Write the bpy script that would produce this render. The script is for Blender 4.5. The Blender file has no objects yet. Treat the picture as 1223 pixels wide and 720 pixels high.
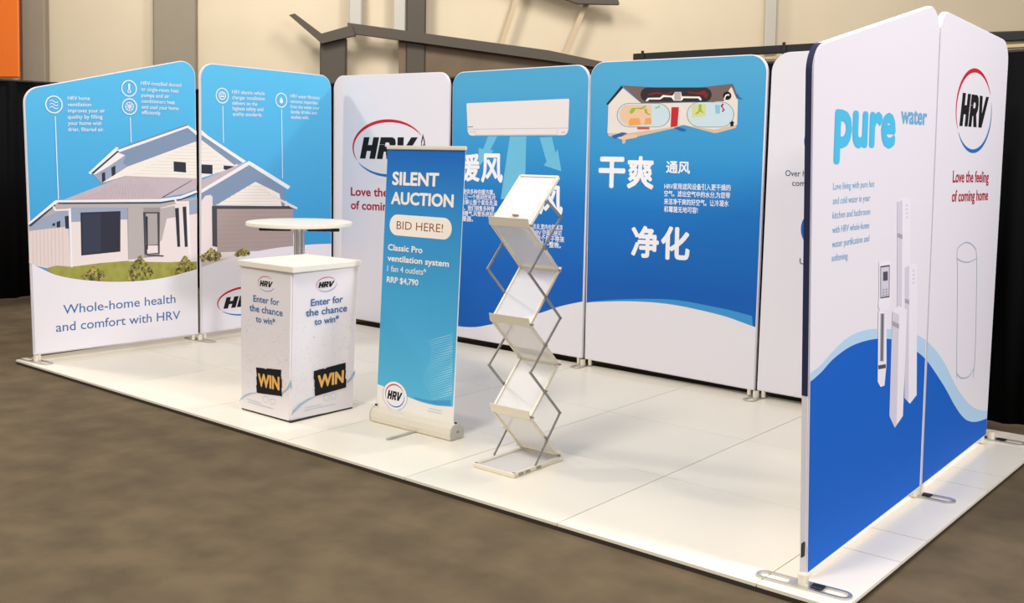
import bpy, bmesh, math, random
from mathutils import Vector, Matrix, Euler
random.seed(7)
SC = bpy.context.scene
COL = SC.collection
PI = math.pi

# ------------------------------------------------------------------ camera
FPX, PX, PY = 1260.4, -97.23, -104.74
CAM = Vector((7.8452, -4.0508, 1.7781))
CROT = Euler((1.5075, -0.0114, 0.7379), 'XYZ')
cd = bpy.data.cameras.new('camera'); cam = bpy.data.objects.new('camera', cd); COL.objects.link(cam)
cam.location = CAM; cam.rotation_euler = CROT
cd.sensor_fit = 'HORIZONTAL'; cd.sensor_width = 36.0
cd.lens = FPX * 36.0 / 1223.0
cd.shift_x = -PX / 1223.0; cd.shift_y = PY / 1223.0
cd.clip_end = 200
SC.camera = cam
CM = CROT.to_matrix()
def ray(u, v): return CM @ Vector(((u - 611.5 - PX) / FPX, -(v - 360 - PY) / FPX, -1))
def on_floor(u, v, z=0.0):
    d = ray(u, v); return CAM + d * ((z - CAM.z) / d.z)

# ------------------------------------------------------------------ light, exposure
SC.view_settings.view_transform = 'Standard'; SC.view_settings.look = 'None'
SC.view_settings.gamma = 1.0; SC.view_settings.exposure = 0.0; SC.view_settings.use_curve_mapping = False
w = bpy.data.worlds.new('hall_air'); SC.world = w; w.use_nodes = True
w.node_tree.nodes['Background'].inputs[0].default_value = (1.0, 0.95, 0.9, 1)
w.node_tree.nodes['Background'].inputs[1].default_value = 0.74
def area(name, loc, target, size, power, col):
    l = bpy.data.lights.new(name, 'AREA'); l.shape = 'DISK'; l.size = size; l.energy = power; l.color = col
    o = bpy.data.objects.new(name, l); COL.objects.link(o); o.location = loc
    o.rotation_euler = (Vector(target) - Vector(loc)).to_track_quat('-Z', 'Y').to_euler()
    return o
area('high_bay_lamp', (4.5, -4.5, 7.5), (3.5, 0.5, 0.6), 1.6, 360, (1.0, 0.96, 0.92))
area('high_bay_lamp', (-5.0, -1.5, 8.0), (2.5, 2.5, 1.0), 0.9, 330, (1.0, 0.93, 0.86))
area('high_bay_lamp', (5.5, 8.5, 8.0), (0.5, 1.5, 1.0), 0.9, 280, (1.0, 0.93, 0.86))
area('high_bay_lamp', (13.0, 0.5, 6.5), (6.1, 2.0, 1.0), 1.4, 620, (0.95, 0.94, 1.0))
area('high_bay_lamp', (-6.0, 5.0, 9.5), (-14.0, 15.0, 4.5), 3.0, 720, (1.0, 0.95, 0.89))
area('high_bay_lamp', (1.5, 9.5, 9.5), (-4.0, 20.0, 5.0), 3.0, 720, (1.0, 0.95, 0.89))

# ------------------------------------------------------------------ materials
def lin(c):
    return tuple(((x / 255) / 12.92 if x / 255 <= .04045 else (((x / 255) + .055) / 1.055) ** 2.4) for x in c) + (1,)
MATS = {}
def mat(name, rgb, rough=.6, metal=0., noise=0., nscale=8., alpha=1., bump=0., bscale=200., trans=0., spec=.5):
    if name in MATS: return MATS[name]
    m = bpy.data.materials.new(name); m.use_nodes = True; nt = m.node_tree; b = nt.nodes['Principled BSDF']
    b.inputs['Base Color'].default_value = lin(rgb); b.inputs['Roughness'].default_value = rough
    b.inputs['Metallic'].default_value = metal; b.inputs['Alpha'].default_value = alpha
    b.inputs['Transmission Weight'].default_value = trans; b.inputs['Specular IOR Level'].default_value = spec
    tc = nt.nodes.new('ShaderNodeTexCoord')
    if noise:
        n = nt.nodes.new('ShaderNodeTexNoise'); n.inputs['Scale'].default_value = nscale; n.inputs['Detail'].default_value = 4
        nt.links.new(tc.outputs['Object'], n.inputs['Vector'])
        r = nt.nodes.new('ShaderNodeValToRGB'); a = lin(rgb)
        r.color_ramp.elements[0].position = .3; r.color_ramp.elements[1].position = .7
        r.color_ramp.elements[0].color = tuple(x * (1 - noise) for x in a[:3]) + (1,)
        r.color_ramp.elements[1].color = tuple(min(1, x * (1 + noise)) for x in a[:3]) + (1,)
        nt.links.new(n.outputs['Fac'], r.inputs['Fac']); nt.links.new(r.outputs['Color'], b.inputs['Base Color'])
    if bump:
        n2 = nt.nodes.new('ShaderNodeTexNoise'); n2.inputs['Scale'].default_value = bscale
        nt.links.new(tc.outputs['Object'], n2.inputs['Vector'])
        bp = nt.nodes.new('ShaderNodeBump'); bp.inputs['Strength'].default_value = bump; bp.inputs['Distance'].default_value = .01
        nt.links.new(n2.outputs['Fac'], bp.inputs['Height']); nt.links.new(bp.outputs['Normal'], b.inputs['Normal'])
    MATS[name] = m; return m
def grad(name, stops, rough=.75, axis=2, z0=0., z1=2.5):
    """printed ink that fades from one blue to another along the sheet's height (object space)"""
    m = bpy.data.materials.new(name); m.use_nodes = True; nt = m.node_tree; b = nt.nodes['Principled BSDF']
    b.inputs['Roughness'].default_value = rough; b.inputs['Specular IOR Level'].default_value = .25
    tc = nt.nodes.new('ShaderNodeTexCoord'); sx = nt.nodes.new('ShaderNodeSeparateXYZ')
    mr = nt.nodes.new('ShaderNodeMapRange'); mr.inputs['From Min'].default_value = z0; mr.inputs['From Max'].default_value = z1
    r = nt.nodes.new('ShaderNodeValToRGB'); e = r.color_ramp.elements
    for i, (z, c) in enumerate(stops):
        p = (z - z0) / (z1 - z0)
        el = e[i] if i < 2 else e.new(p)
        el.position = p; el.color = lin(c)
    nt.links.new(tc.outputs['Object'], sx.inputs[0]); nt.links.new(sx.outputs[axis], mr.inputs['Value'])
    nt.links.new(mr.outputs[0], r.inputs[0]); nt.links.new(r.outputs[0], b.inputs['Base Color'])
    MATS[name] = m; return m

FAB = mat('white_fabric', (226, 222, 228), .85, bump=.05, bscale=900, spec=.2)
WHITEP = mat('white_ink', (238, 236, 238), .8, spec=.2)
OFFW = mat('cream_ink', (240, 232, 220), .8, spec=.2)
BLACKI = mat('black_ink', (22, 22, 24), .7, spec=.2)
RED = mat('red_ink', (196, 32, 44), .75, spec=.2)
CRIM = mat('crimson_ink', (176, 24, 48), .75, spec=.2)
LBLUE = mat('logo_blue_ink', (30, 110, 180), .75, spec=.2)
TXB = mat('slate_blue_ink', (66, 110, 160), .75, spec=.2)
TXN = mat('navy_ink', (40, 46, 78), .75, spec=.2)
CYAN = mat('cyan_ink', (78, 186, 226), .75, spec=.2)
SOFTB = mat('soft_blue_ink', (118, 176, 216), .75, spec=.2)
PALEB = mat('pale_blue_ink', (160, 188, 206), .75, spec=.2)
ALU = mat('brushed_aluminium', (205, 203, 198), .32, .85, noise=.05, nscale=60)
CREAMM = mat('cream_powder_coat', (232, 224, 206), .4, .25)
DARKM = mat('dark_grey_steel', (150, 149, 146), .4, .7)
CHROME = mat('satin_chrome', (214, 210, 204), .3, .8)
BLKP = mat('black_plastic', (18, 18, 18), .5)
LAM = mat('white_laminate', (236, 230, 214), .35)
ACR = mat('frosted_acrylic', (244, 242, 240), .4, alpha=.55)
SKY_A = grad('printed_sky_fade', [(.9, (58, 152, 208)), (2.5, (90, 186, 228))])
SKY_B = grad('printed_blue_fade', [(.7, (14, 90, 176)), (2.35, (78, 164, 206)), (1.3, (22, 112, 188)), (1.7, (48, 144, 202))])
DEEP = mat('royal_blue_ink', (14, 94, 192), .75, spec=.25)
BANB = grad('banner_blue_fade', [(.2, (88, 182, 220)), (1.7, (24, 104, 186)), (.8, (66, 160, 208)), (1.3, (50, 140, 200))])

# ------------------------------------------------------------------ helpers
def link(o, parent=None):
    COL.objects.link(o)
    if parent is not None: o.parent = parent
    return o
def root(name, loc, rz=0., label=None, cat=None, group=None, kind=None):
    o = bpy.data.objects.new(name, None); o.empty_display_size = .2; COL.objects.link(o)
    o.location = loc; o.rotation_euler = (0, 0, rz); tag(o, label, cat, group, kind); return o
def tag(o, label=None, cat=None, group=None, kind=None):
    if label: o['label'] = label
    if cat: o['category'] = cat
    if group: o['group'] = group
    if kind: o['kind'] = kind
    return o
def mesh(name, bm, m, parent=None, smooth=False):
    me = bpy.data.meshes.new(name); bm.normal_update(); bm.to_mesh(me); bm.free()
    for x in (m if isinstance(m, (list, tuple)) else [m]): me.materials.append(x)
    if smooth:
        for p in me.polygons: p.use_smooth = True
        try: me.set_sharp_from_angle(angle=math.radians(40))
        except Exception: pass
    return link(bpy.data.objects.new(name, me), parent)
def box(bm, x0, x1, y0, y1, z0, z1, bev=0., M=None, seg=1):
    g = bmesh.ops.create_cube(bm, size=1.)
    vs = g['verts']
    for v in vs: v.co = Vector(((x0 + x1) / 2 + v.co.x * (x1 - x0), (y0 + y1) / 2 + v.co.y * (y1 - y0), (z0 + z1) / 2 + v.co.z * (z1 - z0)))
    if bev:
        es = list({e for v in vs for e in v.link_edges})
        r = bmesh.ops.bevel(bm, geom=es, offset=bev, segments=seg, affect='EDGES'); vs = [v for v in r['verts'] if v.is_valid] + [v for v in vs if v.is_valid]
    if M is not None:
        for v in set(vs): v.co = M @ v.co
def bar(bm, a, b, w_, h_, up=(0, 0, 1), bev=0.):
    """rectangular bar from a to b"""
    a = Vector(a); b = Vector(b); d = (b - a); L = d.length; d.normalize(); u = Vector(up)
    s = d.cross(u)
    if s.length < 1e-4: s = d.cross(Vector((1, 0, 0)))
    s.normalize(); u = s.cross(d)
    M = Matrix(((d.x, s.x, u.x, a.x), (d.y, s.y, u.y, a.y), (d.z, s.z, u.z, a.z), (0, 0, 0, 1)))
    box(bm, 0, L, -w_ / 2, w_ / 2, -h_ / 2, h_ / 2, bev, M)
def tube(bm, pts, r, seg=12, cap=True):
    pts = [Vector(p) for p in pts]; rings = []
    prev = None
    for i, p in enumerate(pts):
        d = (pts[min(i + 1, len(pts) - 1)] - pts[max(i - 1, 0)]).normalized()
        ref = prev if prev is not None else (Vector((1, 0, 0)) if abs(d.x) < .9 else Vector((0, 1, 0)))
        s = (ref - d * ref.dot(d)).normalized(); prev = s; t = d.cross(s)
        rr = r[i] if isinstance(r, (list, tuple)) else r
        rings.append([bm.verts.new(p + (s * math.cos(2 * PI * k / seg) + t * math.sin(2 * PI * k / seg)) * rr) for k in range(seg)])
    for a, b in zip(rings, rings[1:]):
        for k in range(seg): bm.faces.new((a[k], a[(k + 1) % seg], b[(k + 1) % seg], b[k]))
    if cap: bm.faces.new(rings[0][::-1]); bm.faces.new(rings[-1])
def prism(bm, poly, axis_fn, t0, t1, mi=0, cap=True):
    """extrude a 2D polygon; axis_fn(a,b,t) gives the 3D point"""
    A = [bm.verts.new(axis_fn(a, b, t0)) for a, b in poly]; B = [bm.verts.new(axis_fn(a, b, t1)) for a, b in poly]
    n = len(poly); fs = []
    for k in range(n): fs.append(bm.faces.new((A[k], A[(k + 1) % n], B[(k + 1) % n], B[k])))
    if cap: fs.append(bm.faces.new(A[::-1])); fs.append(bm.faces.new(B))
    for f in fs: f.material_index = mi
    return A, B
def rounded(poly, radii, seg=9):
    out = []; n = len(poly)
    for i in range(n):
        p = Vector(poly[i]); r = radii[i]
        if r <= 0: out.append(tuple(p)); continue
        a = (Vector(poly[i - 1]) - p).normalized(); b = (Vector(poly[(i + 1) % n]) - p).normalized()
        ang = a.angle(b); t = r / math.tan(ang / 2); c = p + (a + b).normalized() * (r / math.sin(ang / 2))
        s = (p + a * t) - c; e = (p + b * t) - c
        a0 = math.atan2(s.y, s.x); a1 = math.atan2(e.y, e.x); d = a1 - a0
        while d > PI: d -= 2 * PI
        while d < -PI: d += 2 * PI
        for k in range(seg + 1): th = a0 + d * k / seg; out.append((c.x + r * math.cos(th), c.y + r * math.sin(th)))
    return out

class Face:
    """a flat upright printed surface standing in the booth: s runs to the right along it, z up, front = local -Y"""
    def __init__(self, a, b, parent=None, tilt=0., off=0.):
        self.a = Vector((a[0], a[1], a[2] if len(a) > 2 else 0)); d = Vector((b[0] - a[0], b[1] - a[1], 0)); self.len = d.length
        self.x = d.normalized(); self.rz = math.atan2(d.y, d.x); self.parent = parent; self.tilt = tilt; self.off = off
        self.up = Vector((0, 0, 1)); back = self.up.cross(self.x)
        self.up = (Vector((0, 0, 1)) * math.cos(tilt) + back * math.sin(tilt)); self.n = self.x.cross(self.up)
        self.layer = 1
    def at(self, u, v):
        d = ray(u, v); t = (self.a - CAM).dot(self.n) / d.dot(self.n); P = CAM + d * t - self.a
        return (P.dot(self.x), P.dot(self.up))
    def P(self, s, z, y): 
        if self.tilt == 0: return Vector((s, y, z))
        return Vector((s, y * math.cos(self.tilt) + z * math.sin(self.tilt), z * math.cos(self.tilt) - y * math.sin(self.tilt)))
    def nexty(self):
        self.layer += 1; return self.off - .0006 - .00004 * self.layer
def decal(F, name, items, parent=None, px=True, y=None, label=None):
    """items: list of (polygon, material); flat print, one mesh, ordered by tiny offsets"""
    bm = bmesh.new(); ms = []
    for poly, m in items:
        yy = F.nexty() if y is None else y
        if m not in ms: ms.append(m)
        pts = [F.at(*p) if px else p for p in poly]
        area2 = sum(pts[i - 1][0] * pts[i][1] - pts[i][0] * pts[i - 1][1] for i in range(len(pts)))
        if area2 < 0: pts = pts[::-1]
        try: f = bm.faces.new([bm.verts.new(F.P(s, z, yy)) for s, z in pts]); f.material_index = ms.index(m); f.normal_update()
        except ValueError: pass
    bmesh.ops.triangulate(bm, faces=bm.faces[:])
    o = mesh(name, bm, ms, parent or F.parent)
    if label: o['label'] = label
    return o
def strip(pts, wd):
    """polyline (local units) -> polygon of width wd (number or list)"""
    L = []; R = []
    n = len(pts)
    for i, p in enumerate(pts):
        a = Vector(pts[max(i - 1, 0)]); b = Vector(pts[min(i + 1, n - 1)]); d = (b - a).normalized(); q = Vector((-d.y, d.x))
        h = (wd[i] if isinstance(wd, (list, tuple)) else wd) / 2
        L.append(tuple(Vector(p) + q * h)); R.append(tuple(Vector(p) - q * h))
    return L + R[::-1]
def ring_quads(cx, cz, rx, rz, wd, n=40, a0=0, a1=2 * PI, taper=False):
    qs = []
    for k in range(n):
        t0 = a0 + (a1 - a0) * k / n; t1 = a0 + (a1 - a0) * (k + 1) / n
        def wv(t):
            f = (t - a0) / (a1 - a0); return wd * (math.sin(PI * min(max(f, .0), 1.)) ** .7 * .9 + .1) if taper else wd
        w0, w1 = wv(t0) / 2, wv(t1) / 2
        P = lambda t, e: (cx + (rx + e) * math.cos(t), cz + (rz + e) * math.sin(t))
        qs.append([P(t0, -w0), P(t1, -w1), P(t1, w1), P(t0, w0)])
    return qs
TXT = {}
def text_geo(body, bold, cjk=False):
    bold = 0.; k = (body, cjk)
    if k in TXT: return TXT[k]
    c = bpy.data.curves.new('t', 'FONT'); c.body = body; c.size = 1; c.offset = bold; c.resolution_u = 3
    o = bpy.data.objects.new('t', c); COL.objects.link(o)
    me = bpy.data.meshes.new_from_object(o.evaluated_get(bpy.context.evaluated_depsgraph_get()))
    vs = [(v.co.x, v.co.y) for v in me.vertices]; fs = [tuple(p.vertices) for p in me.polygons]
    bpy.data.objects.remove(o); bpy.data.curves.remove(c); bpy.data.meshes.remove(me)
    TXT[k] = (vs, fs); return TXT[k]
def text(F, body, p0, p1, cap, m, bold=0., cjk=False, parent=None, name='lettering', slant=0., local=False, maxcut=None):
    """letters from baseline pixel p0 to p1; cap = height in photo pixels"""
    vs, fs = text_geo(body, bold, cjk)
    if local: s0, z0 = p0; s1, z1 = p1; h = cap
    else:
        s0, z0 = F.at(*p0); s1, z1 = F.at(*p1); h = F.at(p0[0], p0[1] - cap)[1] - z0
    x0 = min(v[0] for v in vs) - bold; x1 = max(v[0] for v in vs) + bold
    if cjk: b0 = min(v[1] for v in vs) - bold; b1 = max(v[1] for v in vs) + bold
    else: b0 = -bold; b1 = CAPH + bold
    if bold > .003:
        sh = [(bold * math.cos(k * PI / 4), bold * math.sin(k * PI / 4)) for k in range(8)]
        if bold > .04: sh += [(.5 * a_, .5 * b_) for a_, b_ in sh]
        n0 = len(vs); V0 = vs; vs = list(V0); F0 = fs; fs = list(F0)
        for i, (a_, b_) in enumerate(sh):
            vs += [(p + a_, q + b_) for p, q in V0]; fs += [tuple(j + n0 * (i + 1) for j in f) for f in F0]
    y = F.nexty(); bm = bmesh.new(); nb = len(text_geo(body, 0., cjk)[0])
    V = []
    for i_, (a, b) in enumerate(vs):
        t = (a - x0) / (x1 - x0); zz = (b - b0) / (b1 - b0) * h
        V.append(bm.verts.new(F.P(s0 + t * (s1 - s0) + slant * zz, z0 + (z1 - z0) * t * .5 + (z1 - z0) * .25 + zz, y - .00003 * (i_ // nb))))
    for f in fs:
        try: bm.faces.new([V[i] for i in f])
        except ValueError: pass
    for f in bm.faces:
        f.normal_update()
    return mesh(name, bm, m, parent or F.parent)
CAPH = max(v[1] for v in text_geo('H', 0.)[0])
HP = [(0, 0), (.32, 0), (.32, .36), (.54, .36), (.54, 0), (.86, 0), (.86, 1), (.54, 1), (.54, .64), (.32, .64), (.32, 1), (0, 1)]
RP = [(0, 0), (.32, 0), (.32, .34), (.42, .34), (.54, 0), (.9, 0), (.72, .4), (.85, .52), (.88, .72), (.8, .92), (.64, 1), (0, 1), (0, .67), (.32, .67), (.32, .76), (.5, .76), (.56, .67), (.5, .58), (.32, .58), (.32, .66), (0, .66)]
VP = [(0, 1), (.33, 1), (.44, .42), (.72, 1), (1.06, 1), (.56, 0), (.2, 0)]
def logo(F, cx, cz, W, H, ring=False, red=RED, blue=LBLUE, thick=.075, parent=None):
    """oval badge: tapering red arc over the top, blue arc under, black slanted letters"""
    it = []
    if ring:
        n = 40
        ell = lambda k_: [(cx + k_ * W / 2 * math.cos(2 * PI * i / n), cz + k_ * H / 2 * math.sin(2 * PI * i / n)) for i in range(n)]
        it.append((ell(1.31), TXN)); it.append((ell(1.285), WHITEP))
    y = F.nexty()
    for q in ring_quads(cx, cz, W / 2, H / 2, thick * H, 34, math.radians(208), math.radians(28), True): it.append((q, red))
    for q in ring_quads(cx, cz, W / 2, H / 2, thick * H * .9, 34, math.radians(213), math.radians(375), True): it.append((q, blue))
    Lw = W * .80; Lh = H * .40; tot = 2.92; sl = .22; k = Lw / (tot + sl)
    x0 = cx - Lw / 2; z0 = cz - Lh / 2
    for G, adv in ((HP, 0), (RP, .95), (VP, 1.86)):
        it.append(([(x0 + (a + adv + sl * b) * k, z0 + b * Lh) for a, b in G], BLACKI))
    base = F.layer
    bm = bmesh.new(); ms = []
    for j, (poly, m) in enumerate(it):
        if m not in ms: ms.append(m)
        lay = 0 if (ring and j == 0) else (1 if (ring and j == 1) else (2 if m in (red, blue) else 3))
        yy = F.off - .0006 - .00004 * (base + 1 + lay)
        a2 = sum(poly[i - 1][0] * poly[i][1] - poly[i][0] * poly[i - 1][1] for i in range(len(poly)))
        if a2 < 0: poly = poly[::-1]
        f = bm.faces.new([bm.verts.new(F.P(a, b, yy)) for a, b in poly]); f.material_index = ms.index(m); f.normal_update()
    F.layer += 4
    bmesh.ops.triangulate(bm, faces=bm.faces[:])
    return mesh('logo', bm, ms, parent or F.parent)
def crop(x0, y0, k): return lambda *pts: [(x0 + a / k, y0 + b / k) for a, b in pts]

# ------------------------------------------------------------------ setting: hall floor, hall wall
bm = bmesh.new(); bmesh.ops.create_grid(bm, x_segments=1, y_segments=1, size=40)
carpet = bpy.data.materials.new('brown_carpet'); carpet.use_nodes = True; nt = carpet.node_tree; b = nt.nodes['Principled BSDF']
b.inputs['Roughness'].default_value = .95; b.inputs['Specular IOR Level'].default_value = .1
tc = nt.nodes.new('ShaderNodeTexCoord'); n1 = nt.nodes.new('ShaderNodeTexNoise'); n1.inputs['Scale'].default_value = 3.6; n1.inputs['Detail'].default_value = 3
r = nt.nodes.new('ShaderNodeValToRGB'); r.color_ramp.elements[0].position = .32; r.color_ramp.elements[1].position = .68
r.color_ramp.elements[0].color = lin((88, 77, 60)); r.color_ramp.elements[1].color = lin((106, 92, 71))
nt.links.new(tc.outputs['Object'], n1.inputs['Vector']); nt.links.new(n1.outputs['Fac'], r.inputs['Fac']); nt.links.new(r.outputs['Color'], b.inputs['Base Color'])
FZ = -.035
o = mesh('floor', bm, carpet); o.location = (0, 5, FZ); tag(o, 'brown mottled exhibition hall carpet around the white platform', kind='structure')

vd = Vector((-math.sin(.72), math.cos(.72), 0)); vr = Vector((vd.y, -vd.x, 0))
WC = CAM + vd * 24; WC.z = 0
def hall(u, v, dist=24.):
    d = ray(u, v); t = dist / d.dot(vd); P = CAM + d * t; return ((P - CAM).dot(vr), P.z)
def hallroot(name, label=None, cat=None, kind=None, dist=24.):
    p = CAM + vd * dist
    o = root(name, (p.x, p.y, FZ), math.atan2(vr.y, vr.x), label, cat, None, kind); return o
bm = bmesh.new(); box(bm, -44, 44, 0, .3, 0, 15)
HW = mat('hall_cladding', (208, 194, 168), .8, noise=.05, nscale=.5)
o = mesh('wall_back', bm, HW); p = CAM + vd * 24.; o.location = (p.x, p.y, FZ); o.rotation_euler = (0, 0, math.atan2(vr.y, vr.x)); tag(o, 'cream painted hall wall far behind the booth', kind='structure')
def hall_box(name, u0, u1, v0, v1, m, label, cat, dist=23.7, dep=.25, full=False):
    s0, zt = hall(u0, v0, dist); s1, zb = hall(u1, v1, dist)
    rt = hallroot(name, label, cat, None, dist); bm = bmesh.new()
    box(bm, s0, s1, 0, dep, 0 if full else zb - FZ, 14.9 if (full is True or name in ('pipe', 'downpipe')) and v0 < 0 else zt - FZ, .03)
    me = bpy.data.meshes.new(name); bm.to_mesh(me); bm.free(); me.materials.append(m)
    o = bpy.data.objects.new(name, me); COL.objects.link(o); o.location = rt.location; o.rotation_euler = rt.rotation_euler
    bpy.data.objects.remove(rt); return tag(o, label, cat)
GREY = mat('grey_paint', (142, 132, 114), .7, noise=.05, nscale=1)
hall_box('wall_banner', -60, 23, -60, 93, mat('orange_vinyl', (232, 112, 14), .5), 'orange vinyl banner on the hall wall at far left', 'banner', 23.4, .06)
hall_box('pillar', 24, 54, -60, 93, GREY, 'grey hall pillar right beside the orange wall banner', 'pillar', 23.7, .3, True)
hall_box('pillar', 182, 233, -60, 93, GREY, 'wide grey hall pillar standing behind the blue panel with the printed house', 'pillar', 23.7, .3, True)
DKS = mat('dark_steel_paint', (70, 62, 52), .6); BRS = mat('brown_steel_paint', (104, 88, 68), .7, noise=.15, nscale=1.2)
PGY = mat('pale_grey_paint', (182, 178, 168), .7)
hall_box('pipe', 417, 432, -60, 36, PGY, 'pale grey pipe on the hall wall left of the dark column', 'pipe', 23.6, .2)
hall_box('pipe', 470, 485, -60, 45, PGY, 'pale grey pipe on the hall wall touching the dark column', 'pipe', 23.6, .2)
hall_box('pillar', 486, 508, -60, 70, DKS, 'dark steel column rising over the white panel with the oval logo', 'pillar', 23.5, .3, True)
hall_box('pillar', 382, 413, 44, 110, DKS, 'short dark steel post under the bracket above the corner of the booth', 'pillar', 23.4, .3, True)
hall_box('downpipe', 917, 927, -60, 66, PGY, 'thin pale downpipe on the hall wall over the right-hand white panel', 'pipe', 23.7, .12)
def hall_bar(name, pts, m, label, cat, dist=23.3, dep=.2):
    p = CAM + vd * dist; bm = bmesh.new()
    L = [hall(u, v, dist) for u, v in pts]
    prism(bm, [(a, z - FZ) for a, z in L], lambda a, b_, t: Vector((a, t, b_)), 0, dep)
    bmesh.ops.recalc_face_normals(bm, faces=bm.faces[:])
    o = mesh(name, bm, m); o.location = (p.x, p.y, FZ); o.rotation_euler = (0, 0, math.atan2(vr.y, vr.x)); return tag(o, label, cat)
hall_bar('roof_beam', [(415, 27), (655, 60), (740, 78), (740, 84), (655, 72), (415, 39)], DKS, 'dark sloping steel beam running down to the right across the hall wall', 'beam')
hall_bar('wall_cladding_panel', [(476, 44), (655, 68), (735, 84), (735, 110), (476, 110)], BRS, 'brown cladding sheet under the dark sloping beam', 'cladding', 23.55)
hall_bar('roof_bracket', [(345, 18), (352, 16), (384, 40), (420, 30), (424, 42), (384, 52)], DKS, 'dark bracket on top of the short steel post', 'bracket', 23.2)
hall_bar('wall_brace', [(678, -200), (686, -200), (600, 60), (594, 60)], mat('tan_paint', (190, 170, 138), .7), 'thin tan diagonal brace left of the pair on the hall wall', 'brace', 23.65, .1)
hall_bar('wall_brace', [(784, -200), (792, -200), (676, 68), (670, 68)], mat('tan_paint', (190, 170, 138), .7), 'thin tan diagonal brace right of the pair on the hall wall', 'brace', 23.65, .1)
hall_bar('roof_beam', [(300, -150), (560, -62), (738, -2), (740, 5), (690, 4), (556, -44), (300, -132)], DKS, 'dark roof beam end at the top middle of the picture', 'beam', 23.3)
hall_bar('wall_rail', [(1180, 38), (1300, 34), (1300, 46), (1180, 50)], mat('olive_steel', (88, 80, 60), .7), 'olive horizontal rail on the hall wall at far right', 'rail', 23.5)
# black drapes behind and left of the booth
DRP = mat('black_drape_cloth', (14, 14, 15), .9, spec=.1)
def drape(a, b, h, label):
    a = Vector(a + (0,)); b = Vector(b + (0,)); L = (b - a).length; n = int(L / .04); bm = bmesh.new(); R = []
    for i in range(n + 1):
        s = L * i / n; y = .03 * math.sin(s * 19) + .012 * math.sin(s * 43 + 1)
        R.append([bm.verts.new((s, y, z)) for z in (0.01, h)] )
    for p_, q in zip(R, R[1:]): bm.faces.new((p_[0], q[0], q[1], p_[1]))
    rt = root('black_drape', (a.x, a.y, FZ), math.atan2(b.y - a.y, b.x - a.x), label, 'drape')
    o = mesh('curtain', bm, DRP, rt, True)
    sol = o.modifiers.new('s', 'SOLIDIFY'); sol.thickness = .006
    bm = bmesh.new(); tube(bm, [(0, 0, h + .012), (L, 0, h + .012)], .016); mesh('top_rail', bm, BLKP, rt, True)
    for s in [0.05] + [L * k / 3 for k in (1, 2)] + [L - .05]:
        bm = bmesh.new(); tube(bm, [(s, .06, 0), (s, .06, h + .01)], .018); mesh('upright', bm, BLKP, rt, True)
    return rt
drape((-3.9, -4.5), (-3.9, 3.65), 2.50, 'black pleated drape standing left of the booth')
drape((-3.85, 3.72), (10.5, 3.72), 2.47, 'long black pleated drape standing behind the booth')
rt = root('fascia_truss', (0, 4.0, 0), 0, 'dark fascia rail running behind the top of the two right-hand back panels', 'rail')
bm = bmesh.new(); box(bm, 2.9, 7.9, 0, .06, 2.548, 2.61, .004); mesh('rail', bm, BLKP, rt)
bm = bmesh.new(); box(bm, 2.9, 7.9, 0.01, .05, 2.5, 2.525, .003); mesh('lower_rail', bm, mat('tan_rail', (206, 184, 140), .6), rt)
for x in (3.0, 4.27, 5.6, 7.8):
    bm = bmesh.new(); box(bm, x - .012, x + .012, -.012, .0, FZ, 2.63, .002); mesh('post', bm, BLKP, rt)

# ------------------------------------------------------------------ platform with laid tiles
TILE = bpy.data.materials.new('white_floor_laminate'); TILE.use_nodes = True; nt = TILE.node_tree; b = nt.nodes['Principled BSDF']
b.inputs['Base Color'].default_value = lin((236, 228, 210)); b.inputs['Roughness'].default_value = .28; b.inputs['Specular IOR Level'].default_value = .5
oi = nt.nodes.new('ShaderNodeObjectInfo'); mr = nt.nodes.new('ShaderNodeMapRange'); mr.inputs['To Min'].default_value = .975; mr.inputs['To Max'].default_value = 1.02
mx = nt.nodes.new('ShaderNodeMix'); mx.data_type = 'RGBA'; mx.blend_type = 'MULTIPLY'; mx.inputs[0].default_value = 1
tcn = nt.nodes.new('ShaderNodeTexCoord'); nn = nt.nodes.new('ShaderNodeTexNoise'); nn.inputs['Scale'].default_value = 3; rr = nt.nodes.new('ShaderNodeMapRange')
rr.inputs['To Min'].default_value = .24; rr.inputs['To Max'].default_value = .36
nt.links.new(tcn.outputs['Object'], nn.inputs['Vector']); nt.links.new(nn.outputs['Fac'], rr.inputs['Value']); nt.links.new(rr.outputs[0], b.inputs['Roughness'])
nt.links.new(oi.outputs['Random'], mr.inputs['Value']); nt.links.new(mr.outputs[0], mx.inputs[7]); mx.inputs[6].default_value = lin((238, 230, 212))
nt.links.new(mx.outputs[2], b.inputs['Base Color'])
plat = root('booth_platform', (0, 0, 0), 0, 'low white tiled platform carrying the whole exhibition booth', 'platform')
bm = bmesh.new(); box(bm, -.4, 6.355, .003, 3.36, FZ, -.014); mesh('base', bm, mat('dark_brown_edge', (52, 42, 30), .8), plat)
def tile(x0, x1, y0, y1, me_cache={}):
    g = .0022; key = (round(x1 - x0, 3), round(y1 - y0, 3))
    if key not in me_cache:
        bm = bmesh.new(); box(bm, g, x1 - x0 - g, g, y1 - y0 - g, -.014, 0); me = bpy.data.meshes.new('floor_tile'); bm.to_mesh(me); bm.free(); me.materials.append(TILE); me_cache[key] = me
    o = bpy.data.objects.new('floor_tile', me_cache[key]); link(o, plat); o.location = (x0, y0, 0)
XS = [-.405, 0, 1, 2, 3, 4, 5, 6]; YS = [0, 1, 2, 2.97, 3.21]
for i in range(len(XS) - 1):
    for j in range(len(YS) - 1): tile(XS[i], XS[i + 1], YS[j], YS[j + 1])
YR = [0, .655, 1.0, 2.0, 2.31, 3.0, 3.36]
for j in range(len(YR) - 1): tile(6, 6.36, YR[j], YR[j + 1])

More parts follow.
